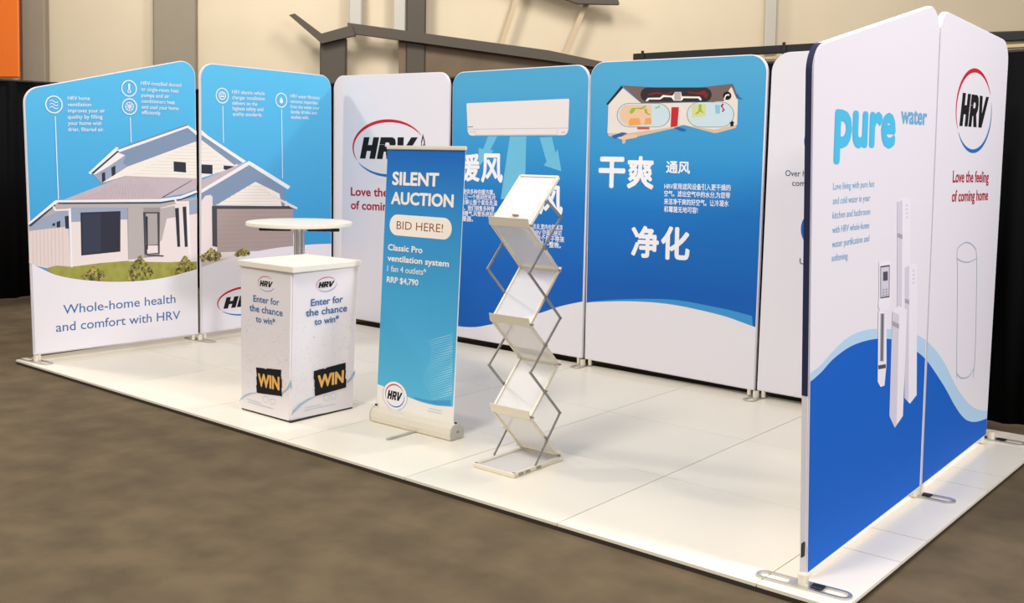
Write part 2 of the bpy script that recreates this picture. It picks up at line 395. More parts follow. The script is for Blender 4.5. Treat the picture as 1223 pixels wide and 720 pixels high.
# ------------------------------------------------------------------ tension-fabric display panels
L0, L1, L2 = (-.224, .07), (-.096, 1.588), (-.07, 3.15)
BW = lambda k: (k * 1.515, 3.26 - .0525 * k)
R0, R1, R2 = (6.138, .166), (6.125, 1.649), (6.085, 3.10)
def panel(a, b, outline, radii, label, group='printed fabric panels of the booth', posts=None):
    d = Vector((b[0] - a[0], b[1] - a[1])); rz = math.atan2(d.y, d.x)
    rt = root('display_panel', (a[0], a[1], 0), rz, label, 'display panel', group)
    F = Face(a, b, rt)
    pts = rounded(outline, radii)
    bm = bmesh.new()
    A, B = prism(bm, pts, lambda s, z, t: Vector((s, t, z)), 0, .032)
    bmesh.ops.recalc_face_normals(bm, faces=bm.faces[:])
    es = [e for e in bm.edges if (e.verts[0].co.y == e.verts[1].co.y)]
    bmesh.ops.bevel(bm, geom=es, offset=.006, segments=2, affect='EDGES')
    mesh('fabric_cover', bm, FAB, rt, True)
    for s in (posts if posts else (outline[0][0] + .045, outline[1][0] - .045)):
        bm = bmesh.new(); tube(bm, [(s, .016, .008), (s, .016, .11)], .0155, 14); mesh('pole', bm, CREAMM, rt, True)
    F.outline = outline; F.radii = radii
    return F
def inset(F, e=.008):
    o = F.outline; n = len(o); out = []
    for i in range(n):
        p = Vector(o[i]); a = (Vector(o[i - 1]) - p).normalized(); b_ = (Vector(o[(i + 1) % n]) - p).normalized()
        out.append(tuple(p + (a + b_) * e))
    return rounded(out, [max(r - e, 0) if r else 0 for r in F.radii])
def clip_below(poly, curve):
    """keep the part of the outline above a curve z=f(s); curve is a list of (s,z) left to right spanning the panel"""
    def f(s):
        if s <= curve[0][0]: return curve[0][1]
        for (a, za), (b_, zb) in zip(curve, curve[1:]):
            if s <= b_: t = (s - a) / (b_ - a); return za + t * (zb - za)
        return curve[-1][1]
    up = [p for p in poly if p[1] > f(p[0])]
    # outline runs bottom-left, bottom-right, top-right, top-left (counter-clockwise)
    i0 = min(range(len(up)), key=lambda i: (-up[i][0] - (0 if up[i][1] < 2.3 else -5), up[i][1]))
    def ex(zs, lo):   # edge position at the height where the curve leaves the panel
        return zs
    left = [p for p in up]
    s_min = min(p[0] for p in poly); s_max = max(p[0] for p in poly)
    cur = [(s, z) for s, z in curve if s_min + 1e-4 < s < s_max - 1e-4]
    def edge_s(side):
        bl, br, tr, tl = F_out
        return None
    return up, cur, f
def sheet(F, curve=None, above=True):
    """printed sheet polygon: the inset outline, cut along curve (dense list of local s,z)"""
    poly = inset(F)
    if curve is None: return poly
    o = F.outline; e = .011
    def xl(z): t = (z - o[0][1]) / (o[3][1] - o[0][1]); return o[0][0] + t * (o[3][0] - o[0][0]) + e
    def xr(z): t = (z - o[1][1]) / (o[2][1] - o[1][1]); return o[1][0] + t * (o[2][0] - o[1][0]) - e
    cv = [(s, z) for s, z in curve if xl(z) < s < xr(z)]
    zl = interp(curve, xl(cv[0][1])); zr = interp(curve, xr(cv[-1][1]))
    cv = [(xl(zl), zl)] + cv + [(xr(zr), zr)]
    if above:
        up = [p for p in poly if p[1] > max(interp(curve, p[0]), 1.6)]
        up.sort(key=lambda p: -math.atan2(p[1] - 1.4, p[0] - (o[0][0] + o[1][0]) / 2)) # left to right over the top
        return cv + up[::-1]
    zb = o[0][1] + e; zb2 = o[1][1] + e
    return [(xl(zb), zb), (xr(zb2), zb2)] + cv[::-1]
def interp(curve, s):
    if s <= curve[0][0]:
        (a, za), (b_, zb) = curve[0], curve[1]; return za + (s - a) / (b_ - a) * (zb - za)
    for (a, za), (b_, zb) in zip(curve, curve[1:]):
        if s <= b_: return za + (s - a) / (b_ - a) * (zb - za)
    (a, za), (b_, zb) = curve[-2], curve[-1]; return zb + (s - b_) / (b_ - a) * (zb - za)
def smooth(pts, n=10):
    """Catmull-Rom through local points"""
    P = [Vector(p) for p in pts]; P = [P[0] * 2 - P[1]] + P + [P[-1] * 2 - P[-2]]; out = []
    for i in range(1, len(P) - 2):
        for k in range(n):
            t = k / n; a, b_, c, d = P[i - 1:i + 3]
            q = .5 * ((2 * b_) + (c - a) * t + (2 * a - 5 * b_ + 4 * c - d) * t * t + (-a + 3 * b_ - 3 * c + d) * t ** 3); out.append((q.x, q.y))
    out.append(tuple(P[-2])); return out
R = .135
P1 = panel(L0, L1, [(.0, .052), (1.512, .052), (1.488, 2.545), (-.058, 2.2)], [.01, .01, R, R], 'left end panel with sloping top, printed blue sky, house and Whole-home health')
P2 = panel(L1, L2, [(.022, .052), (1.60, .052), (1.575, 2.478), (.013, 2.512)], [.01, .01, R, R], 'blue panel printed with the garage half of the house, behind the round table')
P3 = panel(BW(0), BW(1), [(-.145, .04), (1.462, .045), (1.468, 2.463), (-.152, 2.487)], [.01, .01, R, R], 'white back panel with red Love the feeling text, partly behind the roll-up banner')
P4 = panel(BW(1), BW(2), [(.005, .05), (1.49, .055), (1.505, 2.462), (-.013, 2.455)], [.01, .01, R, R], 'blue back panel printed with a white air conditioner, behind the literature rack')
P5 = panel(BW(2), BW(3), [(-.003, .055), (1.497, .048), (1.524, 2.463), (-.006, 2.475)], [.01, .01, R, R], 'blue back panel printed with a cutaway house and four lines of Chinese text')
P6 = panel(BW(3), BW(4), [(.0, .054), (1.50, .054), (1.50, 2.465), (.038, 2.466)], [.01, .01, R, R], 'white back panel furthest right, mostly hidden behind the pure water panel')
PA = panel(R0, R1, [(.01, .02), (1.475, .045), (1.492, 2.535), (-.105, 2.192)], [.01, .01, R, R * .9], 'near right end panel with sloping top reading pure water over a blue wave')
PB = panel(R1, R2, [(.012, .045), (1.345, .045), (1.482, 2.458), (.018, 2.508)], [.01, .01, R, R], 'right side panel further back with the oval logo and red text')
# feet: long looped plates under the posts
def foot(name, c, ang, F, L=.39, wd=.088, label=None):
    bm = bmesh.new(); n = 14
    def stad(l, w_): 
        r = w_ / 2; h = l / 2 - r
        return [(h + r * math.cos(-PI / 2 + PI * k / n), r * math.sin(-PI / 2 + PI * k / n)) for k in range(n + 1)] + [(-h + r * math.cos(PI / 2 + PI * k / n), r * math.sin(PI / 2 + PI * k / n)) for k in range(n + 1)]
    O = stad(L, wd); I = stad(L - .03, wd - .034)
    vo = [[bm.verts.new((x, y, z)) for x, y in O] for z in (.001, .008)]; vi = [[bm.verts.new((x, y, z)) for x, y in I] for z in (.001, .008)]
    m_ = len(O)
    for k in range(m_):
        j = (k + 1) % m_
        bm.faces.new((vo[0][k], vo[0][j], vo[1][j], vo[1][k])); bm.faces.new((vi[0][j], vi[0][k], vi[1][k], vi[1][j]))
        bm.faces.new((vo[1][k], vo[1][j], vi[1][j], vi[1][k])); bm.faces.new((vo[0][j], vo[0][k], vi[0][k], vi[0][j]))
    box(bm, -.055, .055, -wd / 2 + .008, wd / 2 - .008, .001, .0085)
    o = mesh(name, bm, ALU, F.parent); 
    loc = Matrix.Rotation(-F.rz, 3, 'Z') @ (Vector((c[0], c[1], 0)) - F.a); o.location = loc; o.rotation_euler = (0, 0, ang - F.rz)
    bm = bmesh.new(); tube(bm, [(0, 0, .008), (0, 0, .05)], .022, 16)
    s = mesh('socket', bm, CREAMM, o, True)
    return o
foot('foot', (-.222, .085), .12, P1); foot('foot', (-.085, 1.585), .1, P2)
foot('foot', (BW(1)[0] - .02, 3.19), PI / 2, P4, .3); foot('foot', (BW(2)[0] - .01, BW(2)[1] - .01), PI / 2, P5, .3); foot('foot', (BW(3)[0], BW(3)[1] - .01), PI / 2, P6, .3)
fo = foot('foot', (6.15, .115), .07, PA)
bm = bmesh.new(); box(bm, .035, .085, -.022, .022, .0085, .016, .002); mesh('grip_pad', bm, BLKP, fo)
fo = foot('foot', (6.10, 1.655), .02, PB); bm = bmesh.new(); box(bm, .035, .08, -.02, .02, .0085, .015, .002); mesh('grip_pad', bm, BLKP, fo)
fo = foot('foot', (6.09, 3.10), .05, PB); bm = bmesh.new(); box(bm, .035, .085, -.02, .02, .0085, .015, .002); mesh('grip_pad', bm, BLKP, fo)
foot('foot', (-.0, 3.2), PI / 4, P3, .3)
# near edge strip of the pure water panel: dark wrap of the inner print, white below, small tag
o_ = PA.outline
def xlA(z): t = (z - o_[0][1]) / (o_[3][1] - o_[0][1]); return o_[0][0] + t * (o_[3][0] - o_[0][0])
NAVY = mat('navy_wrap', (26, 30, 72), .8)
bm = bmesh.new(); pts = [p for p in rounded(PA.outline, PA.radii) if p[0] < .02 and p[1] > 1.9]
edge = [(xlA(.78), .78)] + sorted([p for p in pts], key=lambda p: p[1])
for (s0, z0), (s1, z1) in zip(edge, edge[1:]):
    bm.faces.new([bm.verts.new(q) for q in ((s0 - .0015, .004, z0), (s0 - .0015, .03, z0), (s1 - .0015, .03, z1), (s1 - .0015, .004, z1))])
bmesh.ops.remove_doubles(bm, verts=bm.verts[:], dist=.0005)
mesh('edge_trim', bm, NAVY, PA.parent)
bm = bmesh.new(); box(bm, -.028, .0, .006, .012, .105, .165, .001); o = mesh('care_tag', bm, BLKP, PA.parent); o['label'] = 'small black fabric tag'

# ------------------------------------------------------------------ prints: blue areas and waves
def L_(F, pts): return [F.at(*p) for p in pts]
# P1 / P2 house artwork
GRASS = mat('print_grass', (150, 148, 66), .8, noise=.15, nscale=14); WALLP = mat('print_wall', (226, 214, 212), .8); WALLS = mat('print_wall_grey', (176, 168, 166), .8)
WALLB = mat('print_wall_blue', (148, 160, 182), .8); SOFF = mat('print_soffit', (122, 142, 170), .8); ROOFP = mat('print_roof', (188, 174, 180), .8, noise=.04, nscale=30)
GUT = mat('print_gutter', (232, 228, 230), .8); GUTD = mat('print_gutter_dark', (58, 62, 76), .8); CLAD = mat('print_cladding', (234, 226, 216), .8); CLADL = mat('print_cladding_line', (206, 198, 192), .8)
GLS = mat('print_window', (34, 38, 54), .8); FEN = mat('print_fence', (218, 202, 198), .8); FENL = mat('print_fence_line', (196, 180, 178), .8)
DOORP = mat('print_door', (150, 142, 140), .8); DKG = mat('print_dark_grey', (66, 64, 70), .8); GARG = mat('print_garage', (166, 148, 144), .8); GARL = mat('print_garage_line', (150, 132, 130), .8)
SH1 = mat('print_shrub', (120, 118, 54), .8, noise=.3, nscale=60); SH2 = mat('print_shrub_dark', (64, 66, 36), .8); SH3 = mat('print_shrub_gold', (180, 158, 78), .8)
CONC = mat('print_drive', (198, 184, 178), .8)
white1 = smooth(L_(P1, [(36, 314), (50, 321), (66, 328), (90, 333), (122, 336), (150, 336.2), (180, 334), (205, 329.5), (236, 321)]))
white2 = smooth(L_(P2, [(240, 319), (262, 312), (290, 303.5), (330, 296), (370, 292), (396, 291)]))
SKYP = decal(P1, 'printed_sky', [(sheet(P1, white1), SKY_A)], px=False)
decal(P2, 'printed_sky', [(sheet(P2, white2), SKY_A)], px=False)
a = crop(30, 230, 5.824); c = crop(40, 140, 6.0)
def curve_px(F, cv, s0, s1): # helper: local curve samples between two local s
    return [p for p in cv if s0 <= p[0] <= s1]
W1 = curve_px(P1, white1, -.02, 1.49)
xr1 = lambda z: 1.512 - (z - .05) / 2.45 * .024 - .012
items = []
loc = lambda F, P_: [F.at(*q) for q in P_]
# ground and fence
def G(F, items, poly, m, px=True): items.append((loc(F, poly) if px else poly, m))
gpoly = [p for p in white1 if .15 < p[0] < xr1(.75)]
top = loc(P1, a((140, 525), (215, 505), (330, 515), (520, 488), (720, 474), (1000, 480), (1195, 470)))
grass = [gpoly[0]] + top + [(xr1(top[-1][1]), top[-1][1]), (xr1(gpoly[-1][1]), interp(white1, xr1(.75)))] + gpoly[::-1][:-1]
items.append((grass, GRASS)); items.append((loc(P1, a((690, 400), (1196, 400), (1196, 474), (1000, 484), (720, 478))), WALLP))
fl = [p for p in white1 if P1.at(35, 310)[0] <= p[0] <= P1.at(55, 318)[0] + .02]
G(P1, items, a((26, 268), (300, 232), (320, 515), (215, 507), (150, 525), (90, 512), (40, 495), (28, 488)), FEN)
for k in range(9): x = 50 + k * 26; G(P1, items, a((x, 264 - k * 3.4), (x + 4, 264 - k * 3.4), (x + 8, 500 + k * 2.5 if k < 4 else 512), (x + 4, 500 + k * 2.5 if k < 4 else 512)), FENL)
# left gable side wall + soffit
G(P1, items, a((20, 225), (205, 62), (325, 100), (328, 240), (240, 236), (30, 268)), WALLS)
G(P1, items, a((30, 240), (80, 190), (260, 122), (310, 112), (316, 235), (100, 256), (34, 262)), WALLB)
G(P1, items, a((275, 165), (305, 160), (305, 250), (280, 250)), GLS)
G(P1, items, a((218, 205), (244, 195), (244, 240), (220, 244)), GLS); G(P1, items, a((188, 216), (208, 210), (208, 230), (190, 234)), GLS)
# main wall
G(P1, items, a((316, 95), (715, 85), (715, 474), (520, 490), (330, 515)), WALLP)
G(P1, items, a((316, 95), (715, 85), (712, 186), (320, 205)), WALLB)
G(P1, items, a((300, 105), (318, 105), (330, 520), (318, 518)), GUT)
G(P1, items, a((384, 138), (663, 128), (662, 410), (390, 438)), GLS)
G(P1, items, a((398, 150), (526, 144), (526, 412), (402, 426)), mat('print_window_light', (44, 50, 70), .8))
G(P1, items, a((708, 88), (945, 90), (940, 440), (716, 466)), DOORP)
G(P1, items, a((716, 90), (822, 95), (828, 448), (718, 466)), WALLS)
G(P1, items, a((820, 135), (935, 135), (935, 425), (830, 430)), DKG)
G(P1, items, a((838, 145), (918, 145), (922, 360), (842, 365)), mat('print_door_leaf', (168, 160, 158), .8)); G(P1, items, a((846, 368), (922, 366), (924, 418), (850, 424)), WALLP)
G(P1, items, a((838, 165), (852, 165), (854, 395), (844, 396)), GLS)
G(P1, items, a((940, 105), (1196, 40), (1196, 480), (1000, 482), (935, 455)), WALLP)
G(P1, items, a((940, 110), (1040, 90), (1048, 170), (985, 180), (950, 330), (938, 340)), WALLS)
G(P1, items, a((1134, 55), (1196, 35), (1196, 145), (1140, 155)), WALLB)
G(P1, items, a((1042, 108), (1068, 106), (1078, 376), (1058, 378)), GLS); G(P1, items, a((1094, 98), (1120, 96), (1130, 376), (1110, 378)), GLS)
G(P1, items, a((1126, 60), (1138, 58), (1150, 430), (1140, 430)), GUT)
G(P1, items, a((835, 430), (965, 436), (960, 446), (850, 440)), DKG)
# eave: soffit then roofs
G(P1, items, a((215, 85), (320, 80), (940, 78), (1190, 30), (1190, 45), (940, 104), (320, 104), (240, 130)), WALLS)
G(P1, items, c((210, 592), (660, 418), (1160, 440), (1170, 440), (1168, 512), (1080, 548), (920, 576), (880, 588)), ROOFP)
for k in range(26):
    x = 238 + k * 26; x2 = x + (660 - x) * .95; y2 = 592 - (592 - 418) * .95
    if x < 900: G(P1, items, c((x, 590), (x + 3, 590), (x2 * .35 + x * .65 + 3, 592 - 110 * min(1, (x - 200) / 330)), (x2 * .35 + x * .65, 592 - 110 * min(1, (x - 200) / 330))), mat('print_roof_line', (172, 158, 166), .8))
G(P1, items, c((918, 574), (1130, 452), (1138, 452), (930, 574)), GUTD)
G(P1, items, a((20, 212), (200, 60), (228, 50), (230, 66), (205, 84), (25, 228)), GUT)
G(P1, items, a((22, 228), (205, 82), (210, 90), (40, 235)), GUTD)
G(P1, items, a((205, 52), (930, 44), (1080, 24), (1190, -18), (1196, -2), (1084, 42), (940, 64), (228, 68)), GUT)
G(P1, items, a((228, 68), (940, 64), (1084, 42), (1196, 0), (1196, 8), (1084, 52), (940, 74), (228, 78)), GUTD)
G(P1, items, a((190, 94), (204, 96), (215, 116), (312, 112), (318, 124), (208, 128), (196, 118)), GUT)
G(P1, items, a((1034, 42), (1048, 42), (1054, 62), (1130, 60), (1134, 72), (1046, 76)), GUT)
# upper storey
G(P1, items, c((420, 404), (600, 260), (690, 280), (672, 420), (488, 478)), WALLB)
G(P1, items, c((488, 400), (512, 392), (514, 462), (490, 474)), GLS); G(P1, items, c((556, 360), (586, 345), (586, 425), (560, 436)), GLS)
G(P1, items, c((414, 406), (600, 250), (655, 272), (540, 350), (440, 410)), GUT)
G(P1, items, c((488, 470), (676, 352), (1165, 172), (1168, 438), (1160, 440), (660, 420)), CLAD)
for k in range(11):
    y = 420 - k * 22; t = (420 - y) / 250; G(P1, items, c((676 + 480 * t * .98 - 20 * (k == 0), y + 4), (1166, y + 14 - 8 * t), (1166, y + 16.5 - 8 * t), (676 + 480 * t * .98 - 20 * (k == 0), y + 6.5)), CLADL)
G(P1, items, c((1002, 316), (1090, 324), (1092, 396), (1004, 388)), GLS)
G(P1, items, c((608, 245), (1100, 80), (1165, 130), (1165, 172), (676, 352), (640, 330), (660, 275)), SOFF)
G(P1, items, c((392, 398), (590, 214), (608, 216), (612, 232), (420, 404), (402, 408)), GUT); G(P1, items, c((412, 400), (604, 236), (612, 244), (425, 408)), GUTD)
G(P1, items, c((596, 232), (1102, 56), (1166, 100), (1166, 128), (1102, 76), (614, 250)), GUT); G(P1, items, c((600, 226), (1102, 50), (1106, 58), (602, 234)), mat('print_roof_edge', (132, 126, 134), .8))
decal(P1, 'printed_house', items, px=False)
def shrubs(F, spots, parent=None):
    ms = [SH1, SH2, SH3]
    y0 = F.nexty(); rnd = random.Random(3)
    for (u, v, wpx, hpx) in spots:
        bm = bmesh.new()
        s0, z0 = F.at(u, v); s1, z1 = F.at(u + wpx, v - hpx); W_ = abs(s1 - s0); H_ = z1 - z0
        for k in range(150):
            t = rnd.random(); a_ = rnd.uniform(-1, 1); env = math.sin(PI * (.18 + .8 * t)) ** .7
            x = s0 + a_ * W_ * .5 * env; z = z0 + t * H_ * (1 - .35 * a_ * a_)
            r_ = rnd.uniform(.008, .02); th = rnd.uniform(0, PI)
            pts = [(x + r_ * math.cos(th + q) * (1 if i % 2 else .55), z + r_ * math.sin(th + q) * (1 if i % 2 else .55)) for i, q in enumerate([0, .9, 1.8, 2.7, 3.6, 4.5, 5.4])]
            f = bm.faces.new([bm.verts.new(F.P(p, q, y0 - .000003 * k)) for p, q in pts])
            f.material_index = rnd.choices([0, 1, 2], [5, 4 if t < .5 else 1.5, 3])[0]
        mesh('printed_shrub', bm, ms, parent or F.parent)['kind'] = 'stuff'
    F.layer += 12
shrubs(P1, [(112, 334.5, 30, 17), (167, 334, 30, 31), (221, 328, 24, 24)])
P1.layer += 4
# white ground band of P1 in front again
def band(F, cv, name='printed_band', m=None, zb=.062):
    o = F.outline
    cvv = [p for p in cv if xl_(F, p[1]) < p[0] < xr_(F, p[1])]
    poly = [(xl_(F, zb), zb), (xr_(F, zb), zb)] + [(xr_(F, cvv[-1][1]), interp(cv, xr_(F, cvv[-1][1])))] + cvv[::-1] + [(xl_(F, cvv[0][1]), interp(cv, xl_(F, cvv[0][1])))]
    return decal(F, name, [(poly, m or FAB)], px=False)
def xl_(F, z): o = F.outline; return o[0][0] + (z - o[0][1]) / (o[3][1] - o[0][1]) * (o[3][0] - o[0][0]) + .008
def xr_(F, z): o = F.outline; return o[1][0] + (z - o[1][1]) / (o[2][1] - o[1][1]) * (o[2][0] - o[1][0]) - .008
band(P1, white1)
text(P1, 'Whole-home health', (75.2, 375.2), (209.3, 361.4), 11, TXB, .006)
text(P1, 'and comfort with HRV', (66.5, 395.6), (215, 381.6), 11, TXB, .006)
def icon(F, u, v, ru, rv, kind):
    cx, cz = F.at(u, v); rx = abs(F.at(u + ru, v)[0] - F.at(u - ru, v)[0]) / 2; rz = abs(F.at(u, v - rv)[1] - F.at(u, v + rv)[1]) / 2
    r_ = (rx + rz) / 2; it = [(q, WHITEP) for q in ring_quads(cx, cz, r_, r_, .009, 28)]
    if kind == 'waves':
        for dz in (-.024, 0, .024): it.append((strip([(cx - r_ * .5 + r_ * k / 12, cz + dz * r_ / .066 + .009 * math.sin(k / 12 * 2 * PI)) for k in range(13)], .006), WHITEP))
    if kind == 'thermo':
        it += [(q, WHITEP) for q in ring_quads(cx, cz - r_ * .35, r_ * .18, r_ * .18, .007, 16)]
        it += [(strip([(cx, cz - r_ * .2), (cx, cz + r_ * .6)], r_ * .24), WHITEP)]
    if kind == 'flake':
        for k in range(8): t = k * PI / 4; it.append((strip([(cx, cz), (cx + r_ * .6 * math.cos(t), cz + r_ * .6 * math.sin(t))], .006), WHITEP))
        it += [(q, WHITEP) for q in ring_quads(cx, cz, r_ * .55, r_ * .55, .006, 20)]
    if kind == 'plug':
        it += [(q, WHITEP) for q in ring_quads(cx, cz, r_ * .55, r_ * .5, .008, 24)]
        it += [(strip([(cx - r_ * .35, cz + r_ * .15), (cx, cz + r_ * .3), (cx + r_ * .35, cz + r_ * .15)], .008), WHITEP), (strip([(cx - r_ * .35, cz - r_ * .1), (cx + r_ * .35, cz - r_ * .1)], .012), WHITEP)]
    if kind == 'drop':
        it.append(([(cx + r_ * .3 * math.cos(t), cz - r_ * .15 + r_ * .3 * math.sin(t)) for t in [PI + .3 + k * (PI - .6) / 8 + 0 for k in range(9)]] + [(cx + r_ * .28, cz), (cx, cz + r_ * .5), (cx - r_ * .28, cz)], WHITEP))
    y = F.nexty(); o = decal(F, 'printed_icon', it, px=False, y=y); F.layer += 1
def line(F, p, q, wd=.007):
    decal(F, 'printed_line', [(strip([F.at(*p), F.at(*q)], wd), WHITEP)], px=False)
icon(P1, 64.2, 124.8, 9.6, 10.2, 'waves'); icon(P1, 153.9, 105.6, 8.4, 9.6, 'thermo'); icon(P1, 154.4, 127.3, 8.4, 9.4, 'flake')
line(P1, (65.6, 139), (69.5, 238)); line(P1, (155.3, 140.5), (156.4, 170))
def para(F, rows, cap, m, bold=.0, cjk=False):
    for body, p0, p1 in rows: text(F, body, p0, p1, cap, m, bold, cjk)
para(P1, [('HRV home', (80.5, 119.8), (107, 119.2)), ('ventilation', (80.5, 127.2), (108.5, 126.6)), ('improves your air', (80.5, 134.8), (125, 133.8)), ('quality by filling', (80.5, 142.2), (122, 141.2)), ('your home with', (80.8, 149.6), (121, 149)), ('drier, filtered air.', (81, 157), (124, 156.4))], 4.6, WHITEP, .004)
para(P1, [('HRV-installed ducted', (168, 101.4), (216, 103.8)), ('or single-room heat', (168.3, 108.4), (213, 110.8)), ('pumps and air', (168.5, 115.6), (202, 117.4)), ('conditioners heat', (168.7, 122.6), (208.5, 124.6)), ('and cool your home', (169, 129.8), (213, 131.6)), ('efficiently.', (169, 136.4), (192, 137.2))], 4.6, WHITEP, .004)
# P2 half of the house
d = crop(230, 140, 4.0); items = []
G(P2, items, d((42, 390), (105, 360), (400, 400), (450, 400), (500, 640), (500, 670), (42, 720)), WALLP)
G(P2, items, d((42, 60), (215, 215), (215, 235), (42, 290)), CLAD)
for k in range(8): G(P2, items, d((42, 130 + k * 19), (60 + 20 * k, 130 + k * 19), (60 + 20 * k, 131.6 + k * 19), (42, 131.6 + k * 19)), CLADL)
G(P2, items, d((42, 225), (95, 228), (95, 272), (42, 268)), GLS); G(P2, items, d((148, 230), (200, 234), (160, 252), (148, 248)), GLS)
G(P2, items, d((42, 108), (42, 68), (240, 212), (200, 228)), SOFF)
G(P2, items, d((42, 84), (42, 68), (256, 210), (240, 218)), GUT)
G(P2, items, d((42, 300), (250, 214), (270, 218), (42, 345)), ROOFP)
G(P2, items, d((42, 358), (275, 225), (440, 345), (440, 430), (95, 425), (95, 375), (42, 400)), SOFF)
G(P2, items, d((60, 375), (88, 370), (92, 640), (40, 660), (42, 400)), WALLP)
G(P2, items, d((112, 420), (300, 308), (415, 365), (425, 425)), CLAD)
for k in range(7): t = k / 7; G(P2, items, d((112 + 170 * t, 415 - 100 * t), (422 - 90 * t, 415 - 100 * t), (422 - 90 * t, 417 - 100 * t), (112 + 170 * t, 417 - 100 * t)), CLADL)
G(P2, items, d((92, 424), (480, 424), (480, 640), (116, 620), (94, 615)), DKG)
G(P2, items, d((116, 438), (480, 438), (480, 632), (118, 645)), GARG)
for k in range(9): G(P2, items, d((117, 455 + k * 21), (480, 452 + k * 20), (480, 453.5 + k * 20), (117, 456.5 + k * 21)), GARL)
G(P2, items, d((42, 345), (270, 208), (466, 330), (455, 345), (270, 228), (42, 362)), GUT)
G(P2, items, d((300, 330), (500, 430), (500, 440), (470, 430)), WALLP)
G(P2, items, d((42, 690), (500, 630), (500, 668), (300, 680), (42, 715)), CONC)
decal(P2, 'printed_house', items, px=False)
band(P2, white2)
shrubs(P2, [(252, 311, 28, 16), (289, 305, 18, 9)])
P2.layer += 4
logo(P2, *P2.at(293, 359), *(lambda a_, b_: (abs(b_[0] - a_[0]), .26))(P2.at(260, 358), P2.at(325, 352)))
icon(P2, 265.3, 114.2, 7.2, 8.8, 'plug'); icon(P2, 335.8, 119.7, 6.6, 8.2, 'drop'); line(P2, (265.8, 126.4), (266.7, 170)); line(P2, (336.1, 130.6), (337.2, 213))
para(P2, [('HRV electric vehicle', (277, 111.8), (315.8, 113.6)), ('charger installation', (277, 118.4), (316, 119.8)), ('delivers on the', (277, 125), (307, 126.2)), ('highest safety and', (277.5, 131.6), (314, 132.6)), ('quality standards.', (277.7, 138), (313, 139.2))], 4.4, WHITEP, .004)
para(P2, [('HRV water filtration', (346.4, 116.4), (381.4, 119)), ('removes impurities', (346.4, 122.8), (379, 124.8)), ('from the water your', (346.6, 129.2), (381, 131)), ('family drinks and', (347, 135.4), (378, 136.8)), ('washes with.', (347, 141.6), (369, 142.6))], 4.2, WHITEP, .004)

# P3
cx, cz = P3.at(463.5, 177); w3 = P3.at(506, 177)[0] - P3.at(420, 177)[0]; h3 = P3.at(463, 145)[1] - P3.at(463, 210.5)[1]
logo(P3, cx, cz, w3, h3, thick=.06)
fx, fz = P3.at(505, 169); decal(P3, 'printed_flame', [([(fx, fz + .075), (fx + .03, fz), (fx + .012, fz - .07), (fx - .02, fz - .05), (fx - .022, fz)], DKG), ([(fx + .004, fz + .03), (fx + .014, fz - .01), (fx - .002, fz - .05), (fx - .01, fz - .02)], WHITEP)], px=False)
text(P3, 'Love the feeling', (419, 234.6), (503, 235.5), 10.2, CRIM, .022); text(P3, 'of coming home', (419, 250.6), (503, 253), 10.2, CRIM, .022)
# P4
wave4 = smooth(L_(P4, [(541, 388), (552, 390), (568, 390.4), (588, 387), (614, 381.5), (643.8, 374), (670, 365.5), (698, 359.5)]))
decal(P4, 'printed_sky', [(sheet(P4, wave4), SKY_B)], px=False)
b8 = crop(530, 60, 3.6); ARR = mat('print_air_arrow', (104, 184, 216), .8)
decal(P4, 'printed_arrows', [(b8((190, 370), (230, 370), (200, 430), (215, 430), (150, 500), (150, 420), (170, 425)), ARR), (b8((285, 370), (355, 370), (350, 560), (330, 640), (245, 640), (262, 520)), ARR),
    (b8((412, 375), (465, 372), (480, 440), (490, 425), (506, 520), (430, 495), (442, 478)), ARR)])
ac = mat('print_ac_body', (228, 220, 220), .7); acl = mat('print_ac_line', (196, 188, 190), .7)
A_ = loc(P4, b8((98, 228), (540, 208), (535, 365), (104, 367))); A_ = rounded(A_, [.01, .01, .05, .05], 5)
decal(P4, 'printed_air_conditioner', [(A_, ac)] + [(loc(P4, b8(*q)), m) for q, m in [(((100, 338), (538, 333), (538, 336), (100, 341)), acl), (((134, 342), (136, 342), (138, 364), (136, 364)), acl), (((486, 338), (488, 338), (490, 362), (488, 362)), acl), (((104, 328), (126, 327), (126, 330), (104, 331)), GUTD), (((106, 350), (132, 349), (132, 352), (106, 353)), acl), (((135, 363), (488, 361), (488, 364), (135, 366)), acl), (((506, 350), (522, 350), (522, 356), (506, 356)), acl)]], px=False)
text(P4, '暖', (547, 216.5), (573, 217), 33, WHITEP, .03, True); text(P4, '风', (574.5, 218), (600.5, 219), 35, WHITEP, .03, True)
text(P4, '凉', (613, 253), (641, 255), 34, WHITEP, .03, True); text(P4, '风', (643.5, 256), (672, 257.5), 35, WHITEP, .03, True)
para(P4, [('HRV 提供多种供暖方案。', (543, 232), (590.8, 232.6)), ('您可以让一个房间优先片', (541, 238.2), (592, 238.8)), ('区,也能够让整个家处处温', (541, 244.6), (594, 245.4)), ('暖如春。我们销售多种管', (541, 251.4), (590.5, 252.2)), ('道空调暖气,风管系统和中', (541, 258), (594, 259)), ('央电暖器。', (541, 264), (565, 264.4))], 6.4, WHITEP, .012, True)
para(P4, [('夏日炎炎,室内也能清凉', (628, 274), (672, 275)), ('爽。HRV 空调系统可', (628, 281), (671, 282)), ('以或整个房子带来', (630, 288), (674, 289)), ('舒畅一整晚。', (638, 295), (670, 296))], 7, WHITEP, .012, True)
